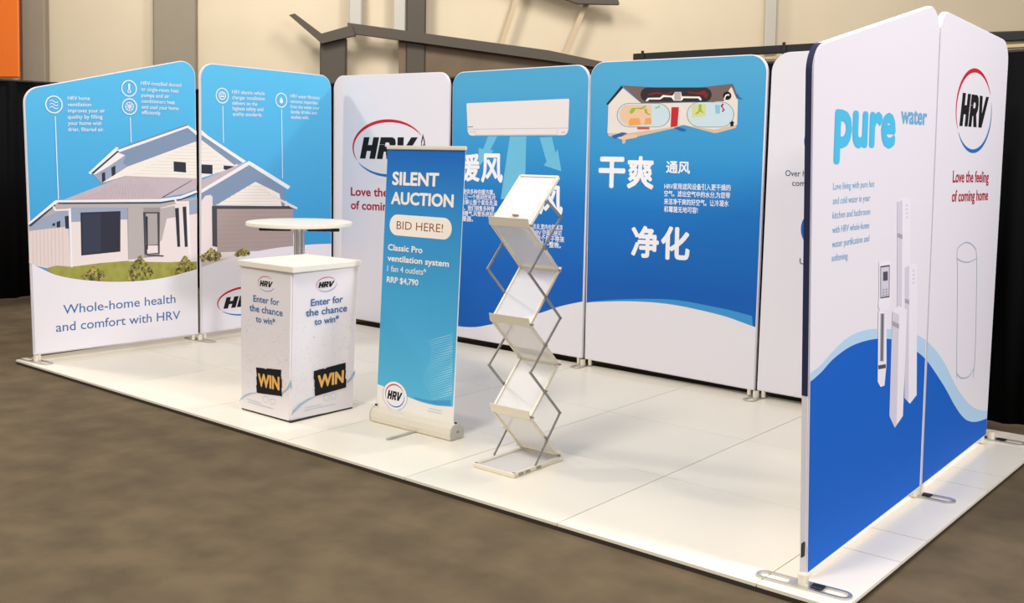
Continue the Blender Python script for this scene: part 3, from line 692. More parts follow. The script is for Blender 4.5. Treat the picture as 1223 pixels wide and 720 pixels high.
# P5
wave5 = smooth(L_(P5, [(694, 362), (710, 360.6), (745.6, 359.6), (780, 361), (805, 364), (829, 368.6), (863.7, 377), (884, 384), (903, 391)]))
wave5t = smooth(L_(P5, [(694, 362), (720, 358.6), (752.5, 357), (794, 357.2), (820, 360), (846, 365), (875, 371), (904, 379)]))
decal(P5, 'printed_sky', [(sheet(P5, wave5), SKY_B)], px=False)
decal(P5, 'printed_wave', [(wave5t[2:-2] + [(wave5[-3][0], wave5[-3][1])] + wave5[2:-2][::-1], mat('wave_mid_blue_ink', (62, 146, 204), .75, spec=.2))], px=False)
text(P5, '干', (714.5, 224), (746.5, 225), 37, WHITEP, .035, True); text(P5, '爽', (748.5, 225), (780.5, 226.5), 39, WHITEP, .03, True)
text(P5, '通风', (795.5, 206.5), (824, 208), 14.5, WHITEP, .022, True)
para(P5, [('HRV家用滤风设备引入更干燥的', (793.5, 226.2), (872.6, 227.6)), ('空气。滤出空气中的水分,为您带', (793.2, 235), (872, 237)), ('来洁净干爽的好空气。让冷凝水', (793, 244.6), (870.3, 246.4)), ('和霉菌无地可容!', (793, 253.6), (833.4, 254.6))], 7.4, WHITEP, .012, True)
text(P5, '净', (753.6, 307.5), (786.5, 308.5), 38, WHITEP, .032, True); text(P5, '化', (789, 310), (823.4, 311.5), 40, WHITEP, .032, True)
h = crop(715, 90, 6.794); items = []
CR = mat('print_house_wall', (226, 216, 206), .8); RFB = mat('print_roof_brown', (112, 92, 88), .8); RFD = mat('print_roof_dark', (36, 28, 34), .8); PEACH = mat('print_peach', (228, 190, 156), .8); LIME = mat('print_lime', (150, 176, 40), .8); AQ = mat('print_aqua', (196, 216, 222), .8); BLA = mat('print_arrow_blue', (28, 92, 164), .8); ORA = mat('print_orange', (232, 158, 88), .8); REDD = mat('print_dark_red', (120, 20, 24), .8); CRD = mat('print_house_floor', (206, 184, 160), .8)
G(P5, items, h((75, 455), (80, 490), (190, 520), (195, 555), (215, 550), (222, 518), (600, 432), (690, 402), (935, 468), (960, 468), (1115, 425), (1120, 395), (935, 440), (690, 385), (590, 405), (200, 470)), CRD)
G(P5, items, h((80, 235), (190, 98), (345, 225), (590, 225), (590, 420), (240, 470), (72, 468)), CR)
G(P5, items, h((585, 225), (945, 215), (1085, 90), (1130, 200), (1125, 400), (940, 440), (680, 402), (590, 420)), CR)
G(P5, items, h((60, 235), (185, 82), (200, 100), (78, 240)), RFD)
G(P5, items, h((188, 82), (700, 112), (1085, 68), (1015, 210), (350, 228)), RFB)
G(P5, items, h((1070, 72), (1090, 68), (1135, 185), (1120, 190)), RFB)
G(P5, items, [(0, 0)], CR) if False else None
def pill(x0, x1, y0, y1, n=10):
    r_ = (y1 - y0) / 2; cy = (y0 + y1) / 2
    return [(x1 - r_ + r_ * math.cos(-PI / 2 + PI * k / n), cy + r_ * math.sin(-PI / 2 + PI * k / n)) for k in range(n + 1)] + [(x0 + r_ + r_ * math.cos(PI / 2 + PI * k / n), cy + r_ * math.sin(PI / 2 + PI * k / n)) for k in range(n + 1)]
G(P5, items, h(*pill(340, 918, 98, 215)), RFD)
for q in [((400, 150), (470, 135), (540, 150), (600, 130), (600, 140), (540, 162), (470, 150), (410, 162)), ((720, 130), (800, 140), (860, 120), (890, 160), (870, 190), (850, 160), (800, 155), (730, 142))]: G(P5, items, h(*q), REDD)
G(P5, items, h(*pill(148, 580, 225, 420)), DKG); G(P5, items, h(*pill(152, 576, 228, 417)), AQ)
G(P5, items, h((165, 300), (210, 240), (430, 240), (430, 400), (240, 410), (180, 370)), PEACH)
G(P5, items, h(*pill(716, 1100, 215, 420)), DKG); G(P5, items, h(*pill(720, 1096, 218, 417)), AQ)
G(P5, items, h((750, 235), (870, 232), (868, 330), (760, 340)), mat('print_pale_lime', (206, 208, 140), .8))
G(P5, items, h((592, 258), (652, 258), (640, 412), (584, 420)), mat('print_door_red', (190, 24, 32), .8))
G(P5, items, h((380, 208), (400, 182), (500, 180), (520, 160), (600, 165), (620, 135), (670, 135), (676, 170), (820, 172), (835, 190), (835, 205), (820, 200), (810, 186), (690, 185), (675, 205), (610, 205), (590, 178), (530, 176), (500, 196), (410, 196), (400, 210)), OFFW)
G(P5, items, h((615, 138), (668, 138), (668, 200), (615, 200)), mat('print_unit_grey', (180, 170, 166), .8))
G(P5, items, h((250, 300), (270, 265), (350, 262), (385, 240), (380, 262), (350, 275), (300, 272), (285, 300), (265, 312)), LIME); G(P5, items, h((370, 275), (392, 270), (395, 300), (425, 322), (400, 318), (378, 302)), LIME); G(P5, items, h((450, 265), (480, 255), (498, 238), (495, 258), (470, 270)), LIME)
G(P5, items, h((780, 312), (810, 290), (815, 235), (835, 235), (834, 280), (858, 312), (826, 292), (800, 314)), LIME)
G(P5, items, h((245, 375), (260, 348), (330, 348), (345, 400), (250, 410)), ORA); G(P5, items, h((380, 350), (425, 345), (430, 395), (370, 398)), ORA)
G(P5, items, h((312, 420), (412, 420), (414, 438), (316, 438)), mat('print_table_red', (196, 80, 60), .8))
G(P5, items, h((945, 240), (985, 240), (985, 310), (950, 310)), mat('print_pane_blue', (140, 186, 214), .8))
G(P5, items, h((990, 250), (1005, 228), (1018, 232), (1005, 255), (1026, 280), (1005, 300), (1000, 290), (1012, 278)), CRIM)
G(P5, items, h(*[(1044 + 34 * math.cos(t * PI / 9), 165 + 34 * math.sin(t * PI / 9)) for t in range(18)]), BLACKI)
G(P5, items, h((1015, 195), (1030, 158), (1055, 150), (1065, 165), (1050, 162), (1034, 170), (1026, 198)), OFFW)
G(P5, items, h((1062, 385), (1084, 368), (1104, 385), (1096, 388), (1094, 412), (1070, 414), (1070, 390)), BLACKI)
G(P5, items, h((610, 425), (650, 418), (715, 440), (700, 455), (660, 450)), BLA); G(P5, items, h((105, 490), (190, 462), (235, 468), (180, 500), (130, 515)), BLA); G(P5, items, h((1110, 155), (1130, 152), (1145, 180), (1172, 188), (1150, 195), (1130, 182)), BLA)
G(P5, items, h((150, 505), (280, 475), (325, 485), (310, 505), (200, 525)), PEACH)
decal(P5, 'printed_cutaway_house', items, px=False)
# P6
text(P6, 'Over h', (938, 210), (962, 211), 7, TXN, .004); text(P6, 'com', (946, 221.8), (962, 222.4), 7, TXN, .004); text(P6, 'Un', (955, 315.4), (967, 316), 7, TXN, .004)
def disc(F, u, v, rad, m):
    cx, cz = F.at(u, v); decal(F, 'printed_disc', [([(cx + rad * math.cos(t * PI / 20), cz + rad * math.sin(t * PI / 20)) for t in range(40)], m)], px=False)
D6 = mat('disc_blue_ink', (28, 92, 168), .75, spec=.2)
s_, z_ = P6.at(960.5, 168); rad6 = .145
for (u, v) in ((960.5, 168), (956.5, 273)):
    s_, z_ = P6.at(u, v); decal(P6, 'printed_disc', [([(s_ + rad6 + rad6 * math.cos(t * PI / 20), z_ + rad6 * math.sin(t * PI / 20)) for t in range(40)], D6)], px=False)
# PA / PB wave
LB = mat('wave_light_blue_ink', (176, 208, 232), .75, spec=.2)
wl = [(955, 456), (963, 449.4), (980, 436), (996, 418), (1014, 402), (1034, 394), (1054, 392.6), (1075, 394.5), (1094, 399.5), (1110, 410), (1126, 429)]
wd_ = [(950, 464), (963, 459), (980, 445), (996, 427.7), (1018, 412.5), (1043, 405), (1065, 405), (1080, 410), (1093.7, 418.7), (1110, 434), (1128, 462)]
def wavesheets(F, l, dd):
    l = smooth(L_(F, l)); dd = smooth(L_(F, dd))
    decal(F, 'printed_wave', [(sheet(F, l, False), LB), (sheet(F, dd, False), DEEP)], px=False)
wavesheets(PA, wl, wd_)
wavesheets(PB, [(1096, 401), (1110, 410), (1126, 430), (1140, 458), (1150, 474), (1158, 483), (1167.4, 489), (1180, 491)], [(1096, 420), (1108, 432), (1128, 462), (1140, 484), (1150, 498), (1158, 503), (1167.4, 503.3), (1180, 499)])
# inner side of the near panel carries the same blue print as its neighbours
def back_sheet(F):
    bm = bmesh.new(); poly = [p for p in inset(F, .01) if p[1] > .1]
    poly = [(xl_(F, .78) + .003, .78), (xr_(F, .78) - .003, .78)] + [p for p in inset(F, .01) if p[1] > 1.5]
    f = bm.faces.new([bm.verts.new((s, .0328, z)) for s, z in poly][::-1]); mesh('printed_inner_face', bm, SKY_B, F.parent)
back_sheet(PA); back_sheet(PB)
text(PA, 'pure', (995.8, 176.8), (1068.8, 176.5), 67, CYAN, .042)
text(PA, 'water', (1075.7, 147.8), (1106.6, 149.6), 22, mat('water_blue_ink', (110, 172, 212), .75, spec=.2), .03)
para(PA, [('Love living with pure hot', (994.8, 227), (1044, 222.8)), ('and cold water in your', (994.5, 244), (1039, 239.8)), ('kitchen and bathroom', (994.2, 261.2), (1039, 256)), ('with HRV whole-home', (994, 278.6), (1038, 272.4)), ('water purification and', (993.6, 295.8), (1038, 288)), ('softening.', (993.2, 312), (1013, 309))], 8.5, SOFTB, .0)
cx, cz = PB.at(1164, 132.5); wB = PB.at(1184.6, 132)[0] - PB.at(1142.4, 132)[0]; hB = PB.at(1163, 84)[1] - PB.at(1163, 181)[1]
logo(PB, cx, cz, wB, hB, thick=.055)
text(PB, 'Love the feeling', (1137.7, 216.5), (1180.4, 219), 14.5, CRIM, .018); text(PB, 'of coming home', (1136.6, 239.5), (1179.6, 240.5), 14, CRIM, .018)
# printed water devices
e = crop(1030, 230, 2.483); WH = mat('print_device_white', (232, 228, 236), .8); WG = mat('print_device_grey', (206, 202, 214), .8); MG = mat('print_device_band', (160, 158, 170), .8); DG = mat('print_device_dark', (72, 74, 84), .8); items = []
for (xa, xm, xb, yt, ye) in ((103, 122, 142, 14, 380), (125, 142, 162, 208, 600)):
    G(PA, items, e((xa, yt + 14), (xm, yt), (xb, yt + 2), (xb - 2, ye), (xm - 2, ye + 26), (xa - 1, ye + 8)), WH)
    G(PA, items, e((xa, yt + 14), (xm - 4, yt + 8), (xm - 6, ye + 18), (xa - 1, ye + 8)), WG)
    G(PA, items, e((xa, yt + 106), (xm - 4, yt + 110), (xm - 4, yt + 124), (xa, yt + 118)), MG)
    for k in range(4): G(PA, items, e((xm + 6, yt + 22 + 12 * k), (xb - 8, yt + 20 + 12 * k), (xb - 8, yt + 25 + 12 * k), (xm + 6, yt + 27 + 12 * k)), WG)
G(PA, items, e((88, 352), (106, 336), (131, 346), (128, 440), (119, 662), (95, 697), (79, 662)), WH)
G(PA, items, e((88, 352), (108, 362), (100, 690), (95, 697), (79, 662)), WG)
G(PA, items, e((88, 352), (106, 336), (131, 346), (110, 362)), WH)
G(PA, items, e((88, 380), (108, 390), (107, 404), (88, 394)), MG)
G(PA, items, e((48, 205), (84, 202), (82, 320), (48, 322)), WH); G(PA, items, e((52, 218), (80, 214), (79, 310), (52, 314)), DG); G(PA, items, e((54, 222), (78, 219), (77, 306), (54, 310)), WG)
G(PA, items, e((60, 235), (74, 233), (74, 260), (60, 262)), DG)
for k in range(3):
    for j in range(2): G(PA, items, e((58 + j * 9, 286 + k * 8 - j), (64 + j * 9, 285 + k * 8 - j), (64 + j * 9, 290 + k * 8 - j), (58 + j * 9, 291 + k * 8 - j)), MG)
G(PA, items, e((47, 318), (82, 318), (82, 335), (72, 352), (50, 350), (45, 335)), WH)
G(PA, items, e((46, 350), (70, 352), (70, 510), (64, 572), (52, 576), (44, 560)), WH); G(PA, items, e((52, 358), (64, 358), (62, 500), (50, 500)), MG); G(PA, items, e((56, 360), (60, 360), (58, 498), (54, 498)), DG); G(PA, items, e((45, 512), (68, 508), (68, 520), (46, 524)), DG)
decal(PA, 'printed_water_filters', items, px=False)
# printed tumbler outline on PB
g = crop(960, 220, 2.768); GO = mat('print_glass_line', (150, 172, 190), .8)
gl = smooth(loc(PB, g((505, 640), (506, 500), (508, 300), (506, 235), (512, 208), (538, 192), (562, 206), (571, 240), (570, 400), (566, 560), (560, 640))), 6)
gb = smooth(loc(PB, g((507, 246), (524, 255), (545, 257), (570, 246))), 6); gc = smooth(loc(PB, g((505, 625), (520, 640), (545, 635), (561, 610))), 6)
decal(PB, 'printed_tumbler', [(strip(gl, .006), GO), (strip(gb, .005), GO), (strip(gc, .006), GO)], px=False)

# ------------------------------------------------------------------ prize draw counter
ct = root('promotional_counter', (2.455, .56, 0), 0, 'white square cardboard counter printed Enter for the chance to win', 'counter')
def W2L(p): return (p[0] - 2.455, p[1] - .56, p[2])
bot = [(2.196, .288), (2.70, .295), (2.716, .842), (2.205, .838)]; topc = [(2.200, .280), (2.728, .285), (2.748, .858), (2.205, .85)]
bm = bmesh.new(); A = [bm.verts.new(W2L((x, y, .012))) for x, y in bot]; B = [bm.verts.new(W2L((x, y, .972))) for x, y in topc]
for k in range(4): bm.faces.new((A[k], A[(k + 1) % 4], B[(k + 1) % 4], B[k]))
bm.faces.new(A[::-1]); bm.faces.new(B)
bmesh.ops.bevel(bm, geom=[e_ for e_ in bm.edges if abs(e_.verts[0].co.z - e_.verts[1].co.z) > .5], offset=.012, segments=4, affect='EDGES')
mesh('body', bm, mat('counter_card', (232, 226, 228), .6, spec=.3), ct, True)
bm = bmesh.new(); box(bm, *(2.188 - 2.455, 2.757 - 2.455), *(.268 - .56, .872 - .56), .972, 1.012, .004, seg=2); mesh('top', bm, LAM, ct)
bm = bmesh.new(); box(bm, 2.2 - 2.455, 2.71 - 2.455, .294 - .56, .84 - .56, 0, .014, .003); mesh('base_plate', bm, BLKP, ct)
def counter_face(a3, b3, left):
    e_ = root('printed_face', (0, 0, 0)); 
    d = Vector((b3[0] - a3[0], b3[1] - a3[1])); F = Face((a3[0], a3[1], 0), (b3[0], b3[1], 0), e_, off=-.0012, tilt=-.0069 if left else -.0318)
    e_.parent = ct; e_.location = W2L((a3[0], a3[1], 0)); e_.rotation_euler = (0, 0, F.rz)
    return F
# faces lean out slightly: the print plane is set just in front of the mean body plane
FL = counter_face((2.196, .2875, 0), (2.70, .2942, 0), True)
FR = counter_face((2.701, .295, 0), (2.717, .842, 0), False)
MG_ = mat('print_grey_line', (168, 166, 172), .8)
def counter_print(F, logo_px, txt, sign, win, sw1, sw2, seed, conf, cups, cdv):
    (u0, v0, u1, v1, uc, vc) = logo_px; cx, cz = F.at(uc, vc); W_ = F.at(u1, vc)[0] - F.at(u0, vc)[0]; H_ = F.at(uc, v0)[1] - F.at(uc, v1)[1]
    logo(F, cx, cz, W_, H_, thick=.05)
    for body, p0, p1, cap in txt: text(F, body, p0, p1, cap, TXB, .02)
    rnd = random.Random(seed); bm = bmesh.new(); y = F.nexty(); ms = [DKG, BRC, PALEB]
    (ca, cb) = conf
    for k in range(300):
        s = rnd.uniform(ca, cb); z = rnd.uniform(.16, .66); r_ = rnd.uniform(.0018, .0036); t = rnd.uniform(0, PI)
        if abs(s - (ca + cb) / 2) < .07 and z > .4 and rnd.random() < .5: continue
        q = [(s + r_ * math.cos(t) - .5 * r_ * math.sin(t), z + r_ * math.sin(t)), (s - .5 * r_ * math.sin(t), z + .5 * r_ * math.cos(t)), (s - r_ * math.cos(t), z - r_ * math.sin(t)), (s + .5 * r_ * math.sin(t), z - .5 * r_ * math.cos(t))]
        f = bm.faces.new([bm.verts.new(F.P(a_, b_, y)) for a_, b_ in q]); f.material_index = rnd.randrange(3)
    o = mesh('printed_confetti', bm, ms, F.parent); o['kind'] = 'stuff'
    decal(F, 'printed_swoosh', [(sw1, PALEB), (sw2, PALEB)])
    decal(F, 'printed_sign', [(sign, BLACKI)])
    (qu, qv) = cups
    for i_ in (0, 1):
        u_, v_ = qu + i_ * 8.5, qv + i_ * cdv
        decal(F, 'printed_cup', [(strip([F.at(*p) for p in ((u_ - 3.4, v_ - 2.6), (u_ - 2.6, v_ + 2.8), (u_ + 2.4, v_ + 3), (u_ + 3.2, v_ - 2.8), (u_, v_ - 3.6), (u_ - 3.4, v_ - 2.6))], .0022), MG_)], px=False)
    text(F, 'WIN', win[0], win[1], win[2], mat('gold_ink', (232, 176, 92), .7), .045)
BRC = mat('print_copper', (190, 120, 96), .8)
k8 = crop(280, 420, 8)
counter_print(FL, (308.3, 330.2, 328.3, 347.8, 318.3, 339), [('Enter for', (302.8, 360), (333.9, 365), 7.8), ('the chance', (298.3, 371), (338, 378), 8.2), ('to win*', (305.8, 384.2), (329, 388.4), 7.6)],
    k8((208, 148), (290, 158), (292, 163), (310, 164), (312, 158), (450, 172), (446, 232), (452, 240), (444, 250), (454, 262), (456, 340), (450, 350), (458, 425), (215, 392), (210, 320), (216, 312), (210, 240), (216, 232)), ((308.5, 462), (334.2, 465.6), 16),
    k8((48, 478), (60, 445), (100, 412), (150, 393), (210, 388), (212, 394), (160, 402), (110, 424), (75, 445)), k8((457, 386), (500, 350), (530, 290), (545, 262), (545, 322), (510, 360), (462, 404)), 11, (.02, .50), (317.5, 477), 2.6)
counter_print(FR, (378, 331, 402.2, 347.8, 390, 339.4), [('Enter for', (371.1, 365.6), (409.4, 360.8), 8.4), ('the chance', (365, 378), (414.2, 371.8), 8.6), ('to win*', (375.3, 388.4), (404.5, 384), 8)],
    k8((757, 185), (850, 158), (862, 165), (880, 150), (1060, 103), (1062, 160), (1056, 168), (1064, 176), (1058, 250), (1068, 262), (1065, 340), (768, 425), (764, 350), (770, 342), (762, 335), (764, 270), (756, 262)), ((378.8, 464.2), (410.2, 456.4), 15.5),
    k8((540, 612), (560, 560), (620, 500), (700, 452), (768, 425), (768, 432), (700, 468), (640, 510), (580, 570)), k8((1070, 285), (1110, 245), (1145, 180), (1150, 160), (1150, 215), (1120, 262), (1078, 300)), 12, (.02, .53), (389.5, 475), -1.8)
for F_, rows in ((FL, [((295.5, 476.4), (313, 481.6)), ((296, 479.6), (327, 488.2))]), (FR, [((363, 487), (384, 483)), ((363, 490.4), (400, 482.4))])):
    decal(F_, 'printed_fine_print', [(strip([F_.at(*p), F_.at(*q)], .0028), PALEB) for p, q in rows], px=False)

# ------------------------------------------------------------------ round bar table
tb = root('bar_table', (1.22, 1.64, 0), 0, 'round white bar table on bent steel tubes behind the counter', 'table')
bm = bmesh.new()
bmesh.ops.create_cone(bm, cap_ends=True, segments=72, radius1=.437, radius2=.437, depth=.03)
for v in bm.verts: v.co.z += 1.137
bmesh.ops.bevel(bm, geom=[e_ for e_ in bm.edges if abs(e_.verts[0].co.z - e_.verts[1].co.z) < .001 and len(e_.link_faces) == 2], offset=.004, segments=2, affect='EDGES')
mesh('tabletop', bm, LAM, tb, True)
va = Vector((math.cos(.72), math.sin(.72), 0))
for sgn in (-1, 1):
    d_ = va * sgn; bm = bmesh.new()
    bar(bm, Vector((0, 0, 1.086)) + d_ * .07, Vector((0, 0, 1.086)) + d_ * .33, .045, .024, bev=.003); mesh('bracket', bm, BLKP, tb)
    bm = bmesh.new(); tube(bm, [Vector((0, 0, 1.07)) + d_ * .24, Vector((0, 0, 1.122)) + d_ * .24], .014); mesh('levelling_knob', bm, CREAMM, tb, True)
for k in range(4):
    d_ = Vector((math.cos(.72 + .2 + k * PI / 2), math.sin(.72 + .2 + k * PI / 2), 0)); pts = [d_ * .09 + Vector((0, 0, 1.115))]
    for j in range(9):
        t = j / 8 * PI / 2; pts.append(d_ * (.03 + .045 * (1 - math.sin(t))) + Vector((0, 0, 1.065 + .045 * math.cos(t))) )
    pts += [d_ * .03 + Vector((0, 0, .8)), d_ * .03 + Vector((0, 0, .12))]
    for j in range(1, 8):
        t = j / 7 * PI / 2; pts.append(d_ * (.03 + .09 * (1 - math.cos(t))) + Vector((0, 0, .12 - .09 * math.sin(t))))
    pts.append(d_ * .26 + Vector((0, 0, .018)))
    bm = bmesh.new(); tube(bm, pts, .0145, 12); mesh('leg', bm, CHROME, tb, True)

# ------------------------------------------------------------------ roll-up banner
bx0, bx1 = 3.03, 3.705
bs = root('rollup_banner', (3.03, .745, 0), 0, 'blue roll-up banner stand reading SILENT AUCTION BID HERE', 'banner')
tilt = math.atan2(.085, 1.7)
FB = Face((3.03, .745, .0), (3.69, .752, 0), bs, tilt=tilt)
bs.rotation_euler = (0, 0, FB.rz)
Wb = .658; zt = 1.765
bm = bmesh.new(); f = [FB.P(0, .03, 0), FB.P(Wb, .03, 0), FB.P(Wb + .0, zt, 0), FB.P(-.0, zt, 0)]; n_ = 1
g2 = [q + Vector((0, .0015, 0)) for q in f]
A = [bm.verts.new(q) for q in f]; B = [bm.verts.new(q) for q in g2]; bm.faces.new(A); bm.faces.new(B[::-1])
for k in range(4): bm.faces.new((A[k], B[k], B[(k + 1) % 4], A[(k + 1) % 4]))
bmesh.ops.recalc_face_normals(bm, faces=bm.faces[:])
mesh('banner_sheet', bm, mat('banner_vinyl', (240, 236, 228), .5), bs)
bcv = smooth(L_(FB, [(446, 457), (460, 462), (475, 468.5), (492.5, 476), (507, 481), (521.7, 484.2), (541, 485.6)]))
bcv = [(max(min(s, Wb - .001), .001), z) for s, z in bcv]
decal(FB, 'printed_background', [([(.001, bcv[0][1])] + bcv + [(Wb - .001, zt - .004), (.001, zt - .004)], BANB)], px=False)
bm5 = crop(430, 340, 3.6)
decal(FB, 'printed_wave', [(bm5((228, 482), (300, 498), (391, 496), (391, 521), (330, 517), (240, 494)), mat('banner_mid_blue', (64, 150, 204), .75))])
bm = bmesh.new(); y = FB.nexty(); rnd = random.Random(5)
for i in range(27):
    for j in range(28):
        u = 505 + j * 1.28; v = 404 + i * 2.75 + (j - 14) * -.35
        s, z = FB.at(u + (i % 2) * .6, v)
        if s > Wb - .01 or z < interp(bcv, s) + .03: continue
        r_ = .0015 + .0024 * (j / 28) * (.4 + .6 * math.sin(i * .35 + j * .1) ** 2)
        if j < 4 + 4 * math.sin(i * .3): continue
        f_ = bm.faces.new([bm.verts.new(FB.P(s + r_ * math.cos(t * PI / 3), z + r_ * math.sin(t * PI / 3), y)) for t in range(6)])
o = mesh('printed_halftone', bm, mat('print_pale_dot', (176, 220, 236), .8), bs); o['kind'] = 'stuff'
text(FB, 'SILENT', (468.4, 221), (524, 223), 16, OFFW, .035); text(FB, 'AUCTION', (467, 243.8), (541.6, 247.8), 15, OFFW, .035)
sA, zA = FB.at(465.5, 269); sB, zB = FB.at(539.7, 272.6); hh = (FB.at(500, 258)[1] - FB.at(500, 283.4)[1])
pl = rounded([(sA, (zA + zB) / 2 - hh / 2), (sB, (zA + zB) / 2 - hh / 2), (sB, (zA + zB) / 2 + hh / 2), (sA, (zA + zB) / 2 + hh / 2)], [hh * .49] * 4)
decal(FB, 'printed_pill', [(pl, OFFW)], px=False)
text(FB, 'BID HERE!', (473.6, 273.6), (529, 277.6), 9.6, mat('brown_red_ink', (140, 62, 44), .7), .002)
text(FB, 'Classic Pro', (463.4, 298.8), (504.6, 302.4), 7.4, OFFW, .024); text(FB, 'ventilation system', (462.9, 311.8), (536.2, 318.6), 7.4, OFFW, .024)
text(FB, '1 fan 4 outlets*', (462.6, 324), (509, 328.2), 7, OFFW, .004); text(FB, 'RRP $4,790', (462, 337.2), (499.6, 340.8), 7, OFFW, .022)
cx, cz = FB.at(471.7, 472.5)
logo(FB, cx, cz, .148 * 1.12, .135 * 1.05, ring=True, thick=.06)
decal(FB, 'printed_fine_print', [(strip([FB.at(*p), FB.at(*q)], .003), PALEB) for p, q in (((513, 487.6), (528, 491)), ((511, 490.6), (528, 494)))], px=False)
bm = bmesh.new(); q = FB.P(-.004, zt - .004, 0); box(bm, -.004, Wb + .004, q.y - .01, q.y + .012, q.z, q.z + .026, .004, seg=2); o = mesh('top_rail', bm, CREAMM, bs); o['label'] = 'cream aluminium top rail'
bm = bmesh.new(); tube(bm, [(Wb / 2, .05, .08), (Wb / 2, q.y + .012, q.z + .005)], .008); mesh('support_pole', bm, ALU, bs, True)
bm = bmesh.new(); prof = [(-.052, .004), (.06, .004), (.066, .03), (.06, .062), (.03, .088), (.004, .094), (-.006, .092), (-.03, .088), (-.05, .07), (-.058, .035)]
prism(bm, prof, lambda a_, b_, t: Vector((t, a_, b_)), .006, .684); bmesh.ops.recalc_face_normals(bm, faces=bm.faces[:]); mesh('cassette', bm, CREAMM, bs)
for x0_, x1_ in ((0.0, .007), (.683, .69)):
    bm = bmesh.new(); prism(bm, [(a_ * 1.06, b_ * 1.03) for a_, b_ in prof], lambda a_, b_, t: Vector((t, a_, b_)), x0_, x1_); bmesh.ops.recalc_face_normals(bm, faces=bm.faces[:]); e_ = mesh('end_cap', bm, mat('silver_plastic', (196, 192, 184), .5), bs)
    bm = bmesh.new(); s_ = -1 if x0_ == 0 else 1; xx = x0_ if s_ < 0 else x1_; box(bm, min(xx, xx + s_ * .004), max(xx, xx + s_ * .004), .0, .018, .04, .056, .001); mesh('screw', bm, DARKM, e_)
bm = bmesh.new(); box(bm, -.006, .012, -.008, .004, .094, .104, .002); mesh('end_clip', bm, BLKP, bs); bm = bmesh.new(); box(bm, .668, .684, .0, .012, .094, .104, .002); mesh('end_clip', bm, BLKP, bs)
bm = bmesh.new(); box(bm, .375, .405, -.30, -.04, .0, .008, .003, seg=2); o = mesh('swing_foot', bm, ALU, bs)
bm = bmesh.new(); box(bm, .375, .405, .07, .26, .0, .008, .003, seg=2); mesh('swing_foot', bm, ALU, bs)

# ------------------------------------------------------------------ folding literature rack
rk = root('literature_rack', (4.28, .62, 0), 0, 'folding zigzag brochure rack with empty clear shelves', 'rack')
def RP_(x, y, z): return Vector((x - 4.28, y - .62, z))
xa0, xb0 = 4.146, 4.412
dx = lambda z: -.017 * z
tr = [((.83, 1.615), (.562, 1.357)), ((.562, 1.350), (.83, 1.09)), ((.83, 1.085), (.57, .812)), ((.57, .805), (.83, .556)), ((.83, .55), (.575, .298)), ((.575, .29), (.83, .035))]
def frame_tray(a_, b_, name, lip=None):
    (ya, za), (yb, zb) = a_, b_
    A0, A1 = RP_(xa0 + dx(za), ya, za), RP_(xb0 + dx(za), ya, za); B0, B1 = RP_(xa0 + dx(zb), yb, zb), RP_(xb0 + dx(zb), yb, zb)
    nrm = (A1 - A0).cross(B0 - A0).normalized()
    bm = bmesh.new(); wv = .013
    for p, q in ((A0, B0), (A1, B1), (A0, A1), (B0, B1)): bar(bm, p, q, .012, .016, up=nrm)
    t = mesh(name, bm, CREAMM, rk)
    bm = bmesh.new(); ins = .006
    v = [A0, A1, B1, B0]; c_ = sum(v, Vector()) / 4
    v = [p + (c_ - p) * .03 for p in v]
    A = [bm.verts.new(p + nrm * .001) for p in v]; B = [bm.verts.new(p - nrm * .001) for p in v]
    bm.faces.new(A); bm.faces.new(B[::-1])
    for k in range(4): bm.faces.new((A[k], B[k], B[(k + 1) % 4], A[(k + 1) % 4]))
    bmesh.ops.recalc_face_normals(bm, faces=bm.faces[:]); mesh('acrylic_sheet', bm, ACR, t)
    if lip:
        bm = bmesh.new(); sg = -1 if yb < ya else 1; hgt = .05
        # shelf lip: L-shaped angle along the lower edge
        y0 = yb + sg * .004; prof = [(y0, zb - .014), (y0 + sg * .010, zb - .010), (y0 + sg * .022, zb + lip), (y0 + sg * .019, zb + lip + .001), (y0 + sg * .008, zb - .004), (y0 - sg * .004, zb - .006)]
        X0 = xa0 - .006 + dx(zb); X1 = xb0 + .006 + dx(zb)
        prism(bm, prof, lambda p, q, tt: RP_(tt, p, q), X0, X1); bmesh.ops.recalc_face_normals(bm, faces=bm.faces[:]); mesh('lip', bm, CREAMM, t)
    return t
for i, (a_, b_) in enumerate(tr): frame_tray(a_, b_, 'shelf', .036 if i % 2 == 0 else .016)
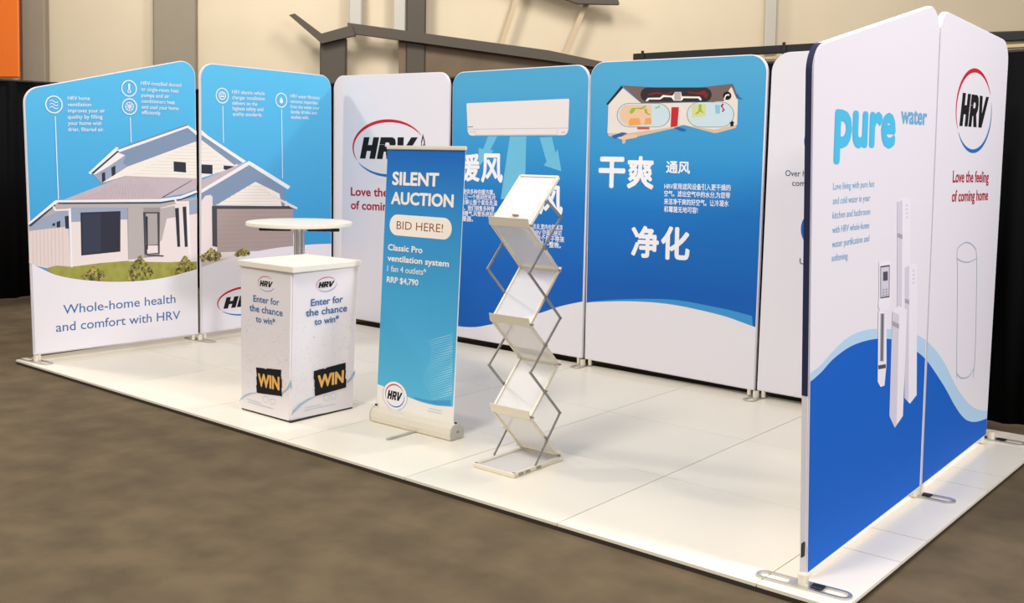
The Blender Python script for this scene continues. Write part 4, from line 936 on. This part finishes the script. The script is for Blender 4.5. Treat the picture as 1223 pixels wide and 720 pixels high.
# small catch on the top shelf
bm = bmesh.new(); box(bm, -.02, .02, -.006, .006, 0, .01, .002, M=Matrix.Translation(RP_(4.26, .60, 1.40))); mesh('catch', bm, mat('brass', (170, 140, 80), .4, .6), rk)
# scissor arms, both sides
armn = [(.70, 1.488), (.835, 1.393), (.54, 1.098), (.835, .82), (.555, .549), (.835, .278), (.60, .022)]
for x_, sgn in ((xa0, -1), (xb0, 1)):
    for (ya, za), (yb, zb) in zip(armn, armn[1:]):
        bm = bmesh.new(); bar(bm, RP_(x_ + dx(za) + sgn * .012, ya, za), RP_(x_ + dx(zb) + sgn * .012, yb, zb), .006, .0135, up=(1, 0, 0)) if False else None
        pa = RP_(x_ + dx(za) + sgn * .013, ya, za); pb = RP_(x_ + dx(zb) + sgn * .013, yb, zb)
        d_ = (pb - pa).normalized(); up = d_.cross(Vector((1, 0, 0))).normalized(); bar(bm, pa, pb, .007, .015, up=up, bev=.001); mesh('scissor_arm', bm, DARKM, rk)
    for (ya, za) in armn[:-1] + [(y, z) for t_ in tr for (y, z) in t_[1:]] + [((a_[0] + b_[0]) / 2, (a_[1] + b_[1]) / 2) for a_, b_ in tr]:
        bm = bmesh.new(); tube(bm, [RP_(x_ + dx(za) + sgn * .005, ya, za), RP_(x_ + dx(za) + sgn * .02, ya, za)], .0058, 8); mesh('rivet', bm, DARKM, rk, True)
bm = bmesh.new()
for p, q in (((xa0 + .012, .405), (xa0 + .012, .84)), ((xb0 + .012, .405), (xb0 + .012, .84)), ((xa0, .408), (xb0 + .025, .408)), ((xa0, .84), (xb0 + .025, .84))):
    bar(bm, RP_(p[0], p[1], .013), RP_(q[0], q[1], .013), .022, .024, bev=.002)
bf = mesh('base_frame', bm, CREAMM, rk)
bm = bmesh.new(); box(bm, xa0 + .02 - 4.28, xb0 + .004 - 4.28, .415 - .62, .835 - .62, .012, .016); mesh('acrylic_sheet', bm, ACR, bf)
for y_ in (.44, .50, .60): bm = bmesh.new(); box(bm, xb0 + .02 - 4.28, xb0 + .027 - 4.28, y_ - .62, y_ + .04 - .62, .008, .02, .001); mesh('hinge_plate', bm, DARKM, bf)
